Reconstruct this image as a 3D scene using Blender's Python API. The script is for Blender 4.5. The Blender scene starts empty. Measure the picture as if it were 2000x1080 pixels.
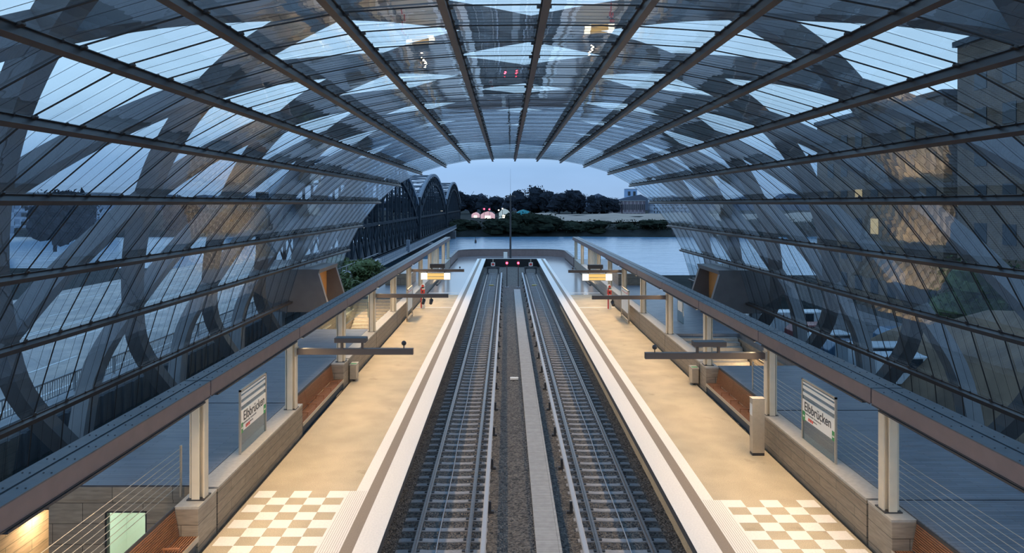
import bpy, math, random
from mathutils import Vector, Matrix
random.seed(7)
C = bpy.context.scene.collection
sc = bpy.context.scene
PI = math.pi

# ------------------------------------------------------------------ camera, world, exposure
CAMX, CAMZ, FPX = -0.76, 9.6, 1340.0
cd = bpy.data.cameras.new('camera'); cam = bpy.data.objects.new('camera', cd); C.objects.link(cam)
cd.sensor_width = 36.0; cd.lens = FPX/2000*36.0
cd.shift_x = 11/2000; cd.shift_y = -143/2000
cd.clip_start = 0.05; cd.clip_end = 6000
cam.location = (CAMX, 0, CAMZ); cam.rotation_euler = (PI/2, 0, 0)
sc.camera = cam
vs = sc.view_settings
vs.view_transform = 'Standard'; vs.look = 'None'; vs.exposure = 0.0; vs.gamma = 1.0; vs.use_curve_mapping = False
sc.cycles.max_bounces = 7; sc.cycles.transparent_max_bounces = 14
sc.cycles.glossy_bounces = 3; sc.cycles.diffuse_bounces = 3
sc.cycles.sample_clamp_indirect = 6.0
sc.cycles.use_denoising = True
LAMP_W = 215.0      # power of one strip lamp under the beams

w = bpy.data.worlds.new('dusk_sky'); sc.world = w; w.use_nodes = True
nt = w.node_tree; nt.nodes.clear()
out = nt.nodes.new('ShaderNodeOutputWorld'); bg = nt.nodes.new('ShaderNodeBackground')
tc = nt.nodes.new('ShaderNodeTexCoord'); sep = nt.nodes.new('ShaderNodeSeparateXYZ')
cr = nt.nodes.new('ShaderNodeValToRGB')
nt.links.new(tc.outputs['Generated'], sep.inputs[0]); nt.links.new(sep.outputs['Z'], cr.inputs[0])
e = cr.color_ramp.elements
e[0].position = 0.0; e[0].color = (0.34, 0.52, 0.80, 1)
e[1].position = 1.0; e[1].color = (0.42, 0.80, 1.38, 1)
for p, c in ((0.05, (0.34, 0.56, 0.90)), (0.14, (0.68, 0.98, 1.30)), (0.32, (0.84, 1.16, 1.52)), (0.6, (0.52, 0.92, 1.45))):
    q = cr.color_ramp.elements.new(p); q.color = (*c, 1)
mp = nt.nodes.new('ShaderNodeMapping'); mp.inputs['Scale'].default_value = (1.2, 1.2, 4)
nz = nt.nodes.new('ShaderNodeTexNoise'); nz.inputs['Scale'].default_value = 1.6; nz.inputs['Detail'].default_value = 5
nt.links.new(tc.outputs['Generated'], mp.inputs[0]); nt.links.new(mp.outputs[0], nz.inputs['Vector'])
mr = nt.nodes.new('ShaderNodeMapRange'); mr.inputs[1].default_value = 0.3; mr.inputs[2].default_value = 0.72
mr.inputs[3].default_value = 0.86; mr.inputs[4].default_value = 1.2
nt.links.new(nz.outputs[0], mr.inputs[0])
vm = nt.nodes.new('ShaderNodeVectorMath'); vm.operation = 'SCALE'
nt.links.new(cr.outputs[0], vm.inputs[0]); nt.links.new(mr.outputs[0], vm.inputs['Scale'])
nt.links.new(vm.outputs[0], bg.inputs[0]); bg.inputs[1].default_value = 1.0
nt.links.new(bg.outputs[0], out.inputs[0])

# ------------------------------------------------------------------ materials
def S(r, g, b):
    f = lambda v: ((v/255+0.055)/1.055)**2.4 if v > 10 else v/255/12.92
    return (f(r), f(g), f(b))
def mat(name, col, rough=0.6, metal=0.0, noise=0.0, nscale=8.0, bump=0.0, bscale=30.0, emit=None, estr=0.0,
        stretch=(1,1,1), spec=0.5, rvar=0.0):
    m = bpy.data.materials.new(name); m.use_nodes = True
    t = m.node_tree; b = t.nodes['Principled BSDF']
    b.inputs['Base Color'].default_value = (*col, 1); b.inputs['Roughness'].default_value = rough
    b.inputs['Metallic'].default_value = metal; b.inputs['Specular IOR Level'].default_value = spec
    if emit: b.inputs['Emission Color'].default_value = (*emit, 1); b.inputs['Emission Strength'].default_value = estr
    tcn = t.nodes.new('ShaderNodeTexCoord'); mpn = t.nodes.new('ShaderNodeMapping'); mpn.inputs['Scale'].default_value = stretch
    t.links.new(tcn.outputs['Object'], mpn.inputs[0])
    if noise > 0 or rvar > 0:
        n = t.nodes.new('ShaderNodeTexNoise'); n.inputs['Scale'].default_value = nscale; n.inputs['Detail'].default_value = 6
        t.links.new(mpn.outputs[0], n.inputs['Vector'])
        if noise > 0:
            r = t.nodes.new('ShaderNodeMapRange'); r.inputs[1].default_value = 0.3; r.inputs[2].default_value = 0.7
            r.inputs[3].default_value = 1-noise; r.inputs[4].default_value = 1+noise
            t.links.new(n.outputs[0], r.inputs[0])
            v = t.nodes.new('ShaderNodeVectorMath'); v.operation = 'SCALE'; v.inputs[0].default_value = col
            t.links.new(r.outputs[0], v.inputs['Scale']); t.links.new(v.outputs[0], b.inputs['Base Color'])
        if rvar > 0:
            r = t.nodes.new('ShaderNodeMapRange'); r.inputs[1].default_value = 0.35; r.inputs[2].default_value = 0.65
            r.inputs[3].default_value = max(0.02, rough-rvar); r.inputs[4].default_value = rough+rvar
            t.links.new(n.outputs[0], r.inputs[0]); t.links.new(r.outputs[0], b.inputs['Roughness'])
    if bump > 0:
        n2 = t.nodes.new('ShaderNodeTexNoise'); n2.inputs['Scale'].default_value = bscale; n2.inputs['Detail'].default_value = 4
        t.links.new(mpn.outputs[0], n2.inputs['Vector'])
        bp = t.nodes.new('ShaderNodeBump'); bp.inputs['Strength'].default_value = bump; bp.inputs['Distance'].default_value = 0.05
        t.links.new(n2.outputs[0], bp.inputs['Height']); t.links.new(bp.outputs[0], b.inputs['Normal'])
    return m
def brickmat(name, c1, c2, mortar, bw, rh, ms=0.01, rough=0.6, axis='XY', bump=0.2, noise=0.15, nsc=3.0, offset=0.5, nstretch=(1,1,1), rvar=0.0):
    m = bpy.data.materials.new(name); m.use_nodes = True
    t = m.node_tree; b = t.nodes['Principled BSDF']; b.inputs['Roughness'].default_value = rough
    tcn = t.nodes.new('ShaderNodeTexCoord'); sp = t.nodes.new('ShaderNodeSeparateXYZ'); cb = t.nodes.new('ShaderNodeCombineXYZ')
    t.links.new(tcn.outputs['Object'], sp.inputs[0])
    t.links.new(sp.outputs[axis[0]], cb.inputs[0]); t.links.new(sp.outputs[axis[1]], cb.inputs[1])
    br = t.nodes.new('ShaderNodeTexBrick'); t.links.new(cb.outputs[0], br.inputs['Vector'])
    br.inputs['Color1'].default_value = (*c1, 1); br.inputs['Color2'].default_value = (*c2, 1); br.inputs['Mortar'].default_value = (*mortar, 1)
    br.inputs['Scale'].default_value = 1.0; br.inputs['Brick Width'].default_value = bw; br.inputs['Row Height'].default_value = rh
    br.inputs['Mortar Size'].default_value = ms; br.offset = offset
    n = t.nodes.new('ShaderNodeTexNoise'); n.inputs['Scale'].default_value = nsc; n.inputs['Detail'].default_value = 6
    mpn = t.nodes.new('ShaderNodeMapping'); mpn.inputs['Scale'].default_value = nstretch
    t.links.new(tcn.outputs['Object'], mpn.inputs[0]); t.links.new(mpn.outputs[0], n.inputs['Vector'])
    r = t.nodes.new('ShaderNodeMapRange'); r.inputs[1].default_value = 0.3; r.inputs[2].default_value = 0.7
    r.inputs[3].default_value = 1-noise; r.inputs[4].default_value = 1+noise; t.links.new(n.outputs[0], r.inputs[0])
    v = t.nodes.new('ShaderNodeVectorMath'); v.operation = 'SCALE'
    t.links.new(br.outputs[0], v.inputs[0]); t.links.new(r.outputs[0], v.inputs['Scale']); t.links.new(v.outputs[0], b.inputs['Base Color'])
    if rvar:
        r2 = t.nodes.new('ShaderNodeMapRange'); r2.inputs[1].default_value = 0.35; r2.inputs[2].default_value = 0.65
        r2.inputs[3].default_value = max(.02, rough-rvar); r2.inputs[4].default_value = rough+rvar
        t.links.new(n.outputs[0], r2.inputs[0]); t.links.new(r2.outputs[0], b.inputs['Roughness'])
    bp = t.nodes.new('ShaderNodeBump'); bp.inputs['Strength'].default_value = bump; bp.inputs['Distance'].default_value = 0.02; bp.invert = True
    t.links.new(br.outputs['Fac'], bp.inputs['Height']); t.links.new(bp.outputs[0], b.inputs['Normal'])
    return m
def gravelmat(name, c1, c2, scale=16.0, bump=1.0):
    m = bpy.data.materials.new(name); m.use_nodes = True
    t = m.node_tree; b = t.nodes['Principled BSDF']; b.inputs['Roughness'].default_value = 0.8
    tcn = t.nodes.new('ShaderNodeTexCoord')
    v = t.nodes.new('ShaderNodeTexVoronoi'); v.inputs['Scale'].default_value = scale
    t.links.new(tcn.outputs['Object'], v.inputs['Vector'])
    sp = t.nodes.new('ShaderNodeSeparateColor'); t.links.new(v.outputs['Color'], sp.inputs[0])
    mx = t.nodes.new('ShaderNodeMix'); mx.data_type = 'RGBA'; mx.inputs[6].default_value = (*c1, 1); mx.inputs[7].default_value = (*c2, 1)
    t.links.new(sp.outputs[0], mx.inputs[0])
    t.links.new(mx.outputs[2], b.inputs['Base Color'])
    bp = t.nodes.new('ShaderNodeBump'); bp.inputs['Strength'].default_value = bump; bp.inputs['Distance'].default_value = 0.06; bp.invert = True
    t.links.new(v.outputs['Distance'], bp.inputs['Height']); t.links.new(bp.outputs[0], b.inputs['Normal'])
    return m
def stonefloor(name, col, stain, rough=0.75, fine=0.25, spill=0.5):
    m = bpy.data.materials.new(name); m.use_nodes = True
    t = m.node_tree; b = t.nodes['Principled BSDF']; b.inputs['Roughness'].default_value = rough
    tcn = t.nodes.new('ShaderNodeTexCoord')
    def nz(sc_, lo, hi, a, z, det=6):
        n = t.nodes.new('ShaderNodeTexNoise'); n.inputs['Scale'].default_value = sc_; n.inputs['Detail'].default_value = det
        t.links.new(tcn.outputs['Object'], n.inputs['Vector'])
        r = t.nodes.new('ShaderNodeMapRange'); r.inputs[1].default_value = lo; r.inputs[2].default_value = hi
        r.inputs[3].default_value = a; r.inputs[4].default_value = z; t.links.new(n.outputs[0], r.inputs[0]); return r
    f = nz(45, .3, .7, 1-fine, 1+fine, 3); g = nz(0.9, .35, .65, .9, 1.08)
    k = nz(1.3, .66, .76, 0, spill, 4)
    mu = t.nodes.new('ShaderNodeMath'); mu.operation = 'MULTIPLY'; t.links.new(f.outputs[0], mu.inputs[0]); t.links.new(g.outputs[0], mu.inputs[1])
    mx = t.nodes.new('ShaderNodeMix'); mx.data_type = 'RGBA'; mx.inputs[6].default_value = (*col, 1); mx.inputs[7].default_value = (*stain, 1)
    t.links.new(k.outputs[0], mx.inputs[0])
    v = t.nodes.new('ShaderNodeVectorMath'); v.operation = 'SCALE'
    t.links.new(mx.outputs[2], v.inputs[0]); t.links.new(mu.outputs[0], v.inputs['Scale']); t.links.new(v.outputs[0], b.inputs['Base Color'])
    return m
def glassmat(name, tint, ior=1.6, rough=0.0, gain=1.0, wav=0.0):
    m = bpy.data.materials.new(name); m.use_nodes = True
    t = m.node_tree; t.nodes.clear()
    o = t.nodes.new('ShaderNodeOutputMaterial'); mx = t.nodes.new('ShaderNodeMixShader')
    tr = t.nodes.new('ShaderNodeBsdfTransparent'); tr.inputs[0].default_value = (*tint, 1)
    gl = t.nodes.new('ShaderNodeBsdfGlossy'); gl.inputs['Roughness'].default_value = rough; gl.inputs[0].default_value = (0.95, 0.97, 1, 1)
    # Schlick reflectance from the viewing angle: ior is the reflectance at normal incidence
    lw = t.nodes.new('ShaderNodeLayerWeight'); lw.inputs[0].default_value = 0.5
    pw = t.nodes.new('ShaderNodeMath'); pw.operation = 'POWER'; pw.inputs[1].default_value = 4.0; t.links.new(lw.outputs['Facing'], pw.inputs[0])
    mu = t.nodes.new('ShaderNodeMath'); mu.operation = 'MULTIPLY_ADD'; mu.inputs[1].default_value = gain-ior; mu.inputs[2].default_value = ior
    t.links.new(pw.outputs[0], mu.inputs[0])
    t.links.new(mu.outputs[0], mx.inputs[0]); t.links.new(tr.outputs[0], mx.inputs[1]); t.links.new(gl.outputs[0], mx.inputs[2])
    t.links.new(mx.outputs[0], o.inputs[0])
    if wav > 0:
        tcn = t.nodes.new('ShaderNodeTexCoord'); mpn = t.nodes.new('ShaderNodeMapping'); mpn.inputs['Scale'].default_value = (0.5, 1.6, 0.5)
        n = t.nodes.new('ShaderNodeTexNoise'); n.inputs['Scale'].default_value = 1.1; n.inputs['Detail'].default_value = 1.5
        t.links.new(tcn.outputs['Object'], mpn.inputs[0]); t.links.new(mpn.outputs[0], n.inputs['Vector'])
        bp = t.nodes.new('ShaderNodeBump'); bp.inputs['Strength'].default_value = wav; bp.inputs['Distance'].default_value = 0.05
        t.links.new(n.outputs[0], bp.inputs['Height']); t.links.new(bp.outputs[0], gl.inputs['Normal'])
    return m
def emat(name, col, st):
    return mat(name, (0.02, 0.02, 0.02), 0.5, emit=col, estr=st)

M = {}
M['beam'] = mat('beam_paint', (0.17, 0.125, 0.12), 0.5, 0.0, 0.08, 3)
M['beamtop'] = mat('beam_top_sky_tint', (0.06, 0.075, 0.09), 0.45, 0.0, 0.15, 6)  # blue cast of the sky on the beam top is put into this colour
M['dark'] = mat('dark_metal', (0.03, 0.03, 0.035), 0.5)
M['purlin'] = mat('purlin_steel', (0.055, 0.047, 0.045), 0.45, 0.2, 0.1, 4)
M['joint'] = mat('glazing_joint', (0.012, 0.012, 0.014), 0.7)
M['rib'] = mat('rib_steel', (0.135, 0.122, 0.122), 0.5, 0.0, 0.1, 1.5)
M['column'] = mat('column_steel', (0.66, 0.57, 0.44), 0.4, 0.15, 0.05, 3)
M['armm'] = mat('arm_paint', (0.075, 0.062, 0.06), 0.45)
M['wall'] = brickmat('stone_cladding', (0.23, 0.185, 0.14), (0.20, 0.16, 0.12), (0.04, 0.05, 0.04), 2.0, 0.28, 0.008, 0.5, 'YZ', 0.3, 0.22, 2.5, 0.5, (1, 1, 7))
M['wallx'] = brickmat('stone_cladding_cross', (0.27, 0.225, 0.175), (0.23, 0.19, 0.15), (0.05, 0.04, 0.03), 1.6, 0.55, 0.008, 0.5, 'XZ', 0.3, 0.22, 2.5, 0.5, (1, 1, 7))
M['coping'] = mat('coping_stone', (0.36, 0.33, 0.29), 0.5, 0, 0.1, 8)
M['deck'] = brickmat('deck_paving', (0.17, 0.18, 0.205), (0.13, 0.14, 0.16), (0.06, 0.06, 0.07), 1.3, 0.13, 0.006, 0.42, 'XY', 0.3, 0.2, 3.0, 0.37, (0.5, 3, 1), 0.1)
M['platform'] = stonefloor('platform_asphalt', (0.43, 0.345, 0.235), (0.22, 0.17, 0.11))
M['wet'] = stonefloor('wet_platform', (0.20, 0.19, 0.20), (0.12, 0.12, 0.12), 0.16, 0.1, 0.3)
M['white'] = mat('white_tile', (0.74, 0.68, 0.62), 0.6, 0, 0.07, 20)
M['grey'] = mat('grey_band', (0.24, 0.185, 0.14), 0.7, 0, 0.15, 40)
M['kerb'] = mat('kerb_concrete', (0.05, 0.05, 0.055), 0.8, 0, 0.15, 8)
M['black'] = mat('black_gap', (0.012, 0.012, 0.014), 0.9)
M['rail'] = mat('rail_steel', (0.20, 0.17, 0.16), 0.35, 0.7, 0.15, 8)
M['sleeper'] = mat('sleeper_concrete', (0.27, 0.26, 0.26), 0.8, 0, 0.15, 10)
M['ballast'] = gravelmat('ballast_stone', (0.02, 0.018, 0.018), (0.17, 0.145, 0.125))
M['duct'] = brickmat('duct_cover', (0.36, 0.34, 0.32), (0.32, 0.30, 0.28), (0.12, 0.11, 0.10), 0.71, 0.1, 0.005, 0.8, 'XY', 0.2, 0.1, 5, 0.0)
M['thirdrail'] = mat('conductor_rail_cover', (0.36, 0.36, 0.38), 0.45)
M['wood'] = mat('bench_wood', (0.27, 0.115, 0.055), 0.5, 0, 0.25, 6, stretch=(8, 1, 8))
M['steel'] = mat('brushed_steel', (0.45, 0.40, 0.33), 0.35, 0.5, 0.05, 10)
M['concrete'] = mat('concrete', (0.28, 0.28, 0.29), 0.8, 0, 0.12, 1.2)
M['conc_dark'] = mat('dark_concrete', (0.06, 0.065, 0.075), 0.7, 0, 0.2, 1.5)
M['roof'] = glassmat('roof_glass', (0.84, 0.95, 1.0), 0.24, 0.01, 0.88, 0.06)
M['clear'] = glassmat('clear_glass', (0.86, 0.93, 0.93), 0.06, 0.02, 0.8)
M['signwhite'] = mat('sign_white', (0.78, 0.75, 0.70), 0.5)
M['frost'] = glassmat('frosted_glass', (0.62, 0.72, 0.74), 0.12, 0.2, 0.6)
M['ink'] = mat('sign_ink', (0.03, 0.03, 0.035), 0.6)
M['green'] = mat('exit_green', (0.02, 0.22, 0.08), 0.5)
M['red'] = mat('red_paint', (0.55, 0.05, 0.04), 0.5)
M['redl'] = emat('red_lamp', (1, 0.03, 0.06), 14)
M['white_l'] = emat('display_light', (1.0, 0.93, 0.75), 2.6)
M['amber_l'] = emat('display_amber', (1.0, 0.62, 0.18), 0.95)
M['lampface'] = emat('lamp_face', (1.0, 0.80, 0.5), 6)
M['room'] = mat('room_paint', (0.8, 0.85, 0.75), 0.7)
M['asphalt'] = mat('wet_road', (0.10, 0.105, 0.115), 0.33, 0, 0.15, 0.6, rvar=0.1)
M['line'] = mat('road_paint', (0.6, 0.6, 0.6), 0.5)
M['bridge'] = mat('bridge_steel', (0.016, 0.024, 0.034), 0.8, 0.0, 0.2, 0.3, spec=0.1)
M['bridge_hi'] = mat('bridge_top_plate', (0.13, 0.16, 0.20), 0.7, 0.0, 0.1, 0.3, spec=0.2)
M['earth'] = mat('earth', (0.018, 0.022, 0.022), 1.0, 0, 0.4, 0.15, spec=0.05)
M['sand'] = mat('sand', (0.27, 0.225, 0.19), 1.0, 0, 0.15, 0.05, bump=0.6, bscale=0.4, spec=0.1)
M['bush'] = mat('bush_leaves', (0.016, 0.022, 0.016), 1.0, 0, 0.4, 0.7, spec=0.05)
M['tree'] = mat('winter_tree', (0.020, 0.026, 0.036), 1.0, 0, 0.3, 0.5, spec=0.05)
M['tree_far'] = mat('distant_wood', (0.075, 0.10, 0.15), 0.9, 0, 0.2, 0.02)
M['leaf'] = mat('shrub_leaves', (0.05, 0.075, 0.02), 0.8, 0, 0.4, 2)
M['facade_g'] = brickmat('far_grey_facade', (0.17, 0.22, 0.30), (0.14, 0.18, 0.25), (0.30, 0.36, 0.45), 6, 3.2, 0.5, 0.6, 'XZ', 0, 0.1)
M['facade_b'] = brickmat('far_red_facade', (0.16, 0.13, 0.15), (0.12, 0.10, 0.13), (0.28, 0.25, 0.28), 4, 30, 0.6, 0.7, 'XZ', 0, 0.1)
M['brick'] = brickmat('brown_brick', (0.13, 0.085, 0.055), (0.10, 0.065, 0.045), (0.16, 0.13, 0.10), 0.5, 0.16, 0.02, 0.8, 'YZ', 0.2, 0.3, 0.4)
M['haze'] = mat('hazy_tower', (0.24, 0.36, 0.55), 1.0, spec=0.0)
M['tent'] = mat('teal_tent', (0.03, 0.28, 0.34), 0.5)
M['tentlit'] = emat('lit_tent', (0.55, 0.75, 0.85), 0.55)
M['pinklit'] = emat('lit_stall', (0.85, 0.55, 0.65), 0.7)
M['pane_dark'] = mat('dark_pane', (0.02, 0.03, 0.04), 0.3)
M['pane_lit'] = emat('lit_pane', (1.0, 0.75, 0.4), 0.55)
M['netting'] = mat('green_netting', (0.01, 0.12, 0.085), 0.8, 0, 0.4, 1.0)
M['carwhite'] = mat('white_car_paint', (0.6, 0.62, 0.65), 0.3)
M['carblue'] = mat('blue_car_paint', (0.05, 0.12, 0.2), 0.3)
M['carred'] = mat('red_car_paint', (0.25, 0.04, 0.04), 0.3)
M['tyre'] = mat('tyre_rubber', (0.02, 0.02, 0.02), 0.8)
M['orange'] = mat('ochre_panel', (0.42, 0.20, 0.06), 0.6, 0, 0.1, 2)
def watermat():
    m = bpy.data.materials.new('river_water'); m.use_nodes = True
    t = m.node_tree; b = t.nodes['Principled BSDF']
    b.inputs['Base Color'].default_value = (0.11, 0.21, 0.31, 1); b.inputs['Roughness'].default_value = 0.22; b.inputs['IOR'].default_value = 1.5
    tcn = t.nodes.new('ShaderNodeTexCoord'); mpn = t.nodes.new('ShaderNodeMapping'); mpn.inputs['Scale'].default_value = (0.05, 0.16, 1)
    n = t.nodes.new('ShaderNodeTexNoise'); n.inputs['Scale'].default_value = 1.6; n.inputs['Detail'].default_value = 6
    t.links.new(tcn.outputs['Object'], mpn.inputs[0]); t.links.new(mpn.outputs[0], n.inputs['Vector'])
    bp = t.nodes.new('ShaderNodeBump'); bp.inputs['Strength'].default_value = 0.5; bp.inputs['Distance'].default_value = 1.2
    t.links.new(n.outputs[0], bp.inputs['Height']); t.links.new(bp.outputs[0], b.inputs['Normal'])
    return m
M['water'] = watermat()

# ------------------------------------------------------------------ mesh helpers
class MB:
    def __init__(s): s.v = []; s.f = []; s.m = []; s.cur = 0
    def box(s, x0, x1, y0, y1, z0, z1):
        if x0 > x1: x0, x1 = x1, x0
        if y0 > y1: y0, y1 = y1, y0
        n = len(s.v)
        s.v += [(x, y, z) for z in (z0, z1) for y in (y0, y1) for x in (x0, x1)]
        for q in ((0,2,3,1),(4,5,7,6),(0,1,5,4),(2,6,7,3),(0,4,6,2),(1,3,7,5)): s.f.append(tuple(n+i for i in q)); s.m.append(s.cur)
        return s
    def quad(s, *pts):
        n = len(s.v); s.v += [tuple(p) for p in pts]; s.f.append(tuple(range(n, n+len(pts)))); s.m.append(s.cur); return s
    def bar(s, a, b, wx, wz, up=(0,0,1)):
        a = Vector(a); b = Vector(b); d = (b-a).normalized(); u = Vector(up)
        if abs(d.dot(u)) > 0.99: u = Vector((0,1,0))
        r = d.cross(u).normalized(); u = r.cross(d).normalized()
        n = len(s.v)
        for p in (a, b):
            for i, j in ((-1,-1),(1,-1),(1,1),(-1,1)): s.v.append(tuple(p + r*i*wx/2 + u*j*wz/2))
        for q in ((0,3,2,1),(4,5,6,7),(0,1,5,4),(1,2,6,5),(2,3,7,6),(3,0,4,7)): s.f.append(tuple(n+i for i in q)); s.m.append(s.cur)
        return s
    def sweep(s, pts, rights, ups, wx, wz):      # boxy tube along a path with given frames
        n = len(s.v); k = len(pts)
        for p, r, u in zip(pts, rights, ups):
            for i, j in ((-1,-1),(1,-1),(1,1),(-1,1)): s.v.append(tuple(p + r*i*wx/2 + u*j*wz/2))
        for a in range(k-1):
            for i in range(4):
                j = (i+1) % 4; s.f.append((n+a*4+i, n+a*4+j, n+a*4+4+j, n+a*4+4+i)); s.m.append(s.cur)
        s.f.append((n+3, n+2, n+1, n)); s.m.append(s.cur); e_ = n+(k-1)*4; s.f.append((e_, e_+1, e_+2, e_+3)); s.m.append(s.cur)
        return s
    def tube(s, a, b, r, r2=None, seg=10):
        r2 = r if r2 is None else r2
        a = Vector(a); b = Vector(b); d = (b-a).normalized(); u = Vector((0,0,1)) if abs(d.z) < .9 else Vector((1,0,0))
        x = d.cross(u).normalized(); y = d.cross(x); n = len(s.v)
        for p, rr in ((a, r), (b, r2)):
            for i in range(seg):
                t = 2*PI*i/seg; s.v.append(tuple(p + x*math.cos(t)*rr + y*math.sin(t)*rr))
        for i in range(seg):
            j = (i+1) % seg; s.f.append((n+i, n+j, n+seg+j, n+seg+i)); s.m.append(s.cur)
        s.f.append(tuple(n+i for i in range(seg))[::-1]); s.m.append(s.cur)
        s.f.append(tuple(n+seg+i for i in range(seg))); s.m.append(s.cur)
        return s
    def prism(s, prof, y0, y1, axis='Y'):       # prof in (x,z), extruded along y (or profile (y,z) along x)
        n = len(s.v); k = len(prof)
        for t in (y0, y1):
            for a, b in prof: s.v.append((a, t, b) if axis == 'Y' else (t, a, b))
        for i in range(k):
            j = (i+1) % k; s.f.append((n+i, n+j, n+k+j, n+k+i)); s.m.append(s.cur)
        s.f.append(tuple(n+i for i in range(k))[::-1]); s.m.append(s.cur); s.f.append(tuple(n+k+i for i in range(k))); s.m.append(s.cur)
        return s
    def blob(s, c, r, seg=8, ring=6, jit=0.15):
        n = len(s.v)
        for a in range(ring+1):
            th = PI*a/ring
            for b in range(seg):
                ph = 2*PI*b/seg; k = 1+random.uniform(-jit, jit)
                s.v.append((c[0]+r[0]*k*math.sin(th)*math.cos(ph), c[1]+r[1]*k*math.sin(th)*math.sin(ph), c[2]+r[2]*k*math.cos(th)))
        for a in range(ring):
            for b in range(seg):
                b2 = (b+1) % seg; s.f.append((n+a*seg+b, n+(a+1)*seg+b, n+(a+1)*seg+b2, n+a*seg+b2)); s.m.append(s.cur)
        return s
    def build(s, name, m, parent=None, smooth=False, mats=None, bevel=0):
        me = bpy.data.meshes.new(name); me.from_pydata(s.v, [], s.f)
        for q in (mats or [m]): me.materials.append(q)
        if mats:
            for p, i in zip(me.polygons, s.m): p.material_index = i
        if smooth:
            for p in me.polygons: p.use_smooth = True
        me.update()
        o = bpy.data.objects.new(name, me); C.objects.link(o)
        if parent: 
            o.parent = parent
            if any(parent.location): o.matrix_parent_inverse = Matrix.Identity(4)
        if bevel:
            b = o.modifiers.new('bevel', 'BEVEL'); b.width = bevel; b.segments = 2; b.limit_method = 'ANGLE'
        return o
def tag(o, label, cat, group=None, kind=None):
    o['label'] = label; o['category'] = cat
    if group: o['group'] = group
    if kind: o['kind'] = kind
    return o
def thing(name, label, cat, loc=(0,0,0), group=None, rz=0):
    o = bpy.data.objects.new(name, None); C.objects.link(o); o.location = loc; o.rotation_euler = (0,0,rz); o.empty_display_size = 0.2
    return tag(o, label, cat, group)
def struct(o, label, cat='structure'):
    o['kind'] = 'structure'; o['label'] = label; o['category'] = cat; return o
def copy_tree(o, loc=None):
    r = o.copy(); C.objects.link(r)
    if loc is not None: r.location = loc
    for ch in list(o.children):
        c = ch.copy(); C.objects.link(c); c.parent = r
        for g in list(ch.children):
            d = g.copy(); C.objects.link(d); d.parent = c
    return r
SIDE = {-1: 'left', 1: 'right'}
ORD = ['nearest', 'second nearest', 'third nearest', 'fourth nearest', 'fifth nearest', 'sixth nearest', 'seventh nearest', 'eighth nearest',
       'ninth nearest', 'tenth nearest', 'farthest']
FROML = ['first', 'second', 'third', 'fourth', 'fifth', 'sixth', 'seventh', 'eighth', 'ninth', 'tenth', 'eleventh', 'twelfth', 'thirteenth', 'fourteenth',
         'fifteenth', 'sixteenth', 'seventeenth', 'eighteenth', 'nineteenth', 'twentieth', 'twenty-first', 'twenty-second']
def text(body, size, m, parent, loc, rot, name='lettering', ext=0.004, bold=0.0, align='CENTER'):
    cu = bpy.data.curves.new(name, 'FONT'); cu.body = body; cu.size = size; cu.extrude = ext; cu.align_x = align; cu.align_y = 'CENTER'; cu.offset = bold
    to = bpy.data.objects.new(name, cu); C.objects.link(to)
    dg = bpy.context.evaluated_depsgraph_get()
    me = bpy.data.meshes.new_from_object(to.evaluated_get(dg)); me.materials.clear(); me.materials.append(m)
    bpy.data.objects.remove(to); bpy.data.curves.remove(cu)
    o = bpy.data.objects.new(name, me); C.objects.link(o); o.parent = parent; o.location = loc; o.rotation_euler = rot
    return o

YOFF = {-1: 0.0, 1: -0.7}
BAY = 7.53
def cy(sd, k): return 17.5 + YOFF[sd] + BAY*k           # column position along the platform
ROOF_END = 61.2; ROOF_START = -4.0

# ================================================================== LARGE STRUCTURE
# ballast bed and trench
b = MB()
nx, ny = 34, 260
for j in range(ny+1):
    for i in range(nx+1):
        x = -4.3+8.6*i/nx; y = 4+101.5*j/ny
        z = -0.203 + random.uniform(-.012, .012)
        if abs(x) < 1.1: z += 0.06*math.cos(x/1.1*PI/2)
        b.v.append((x, y, z))
for j in range(ny):
    for i in range(nx):
        a = j*(nx+1)+i; b.f.append((a, a+1, a+nx+2, a+nx+1)); b.m.append(0)
struct(b.build('ballast_bed', M['ballast']), 'dark grey and brown ballast stones between the two platforms', 'ballast')
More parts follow.
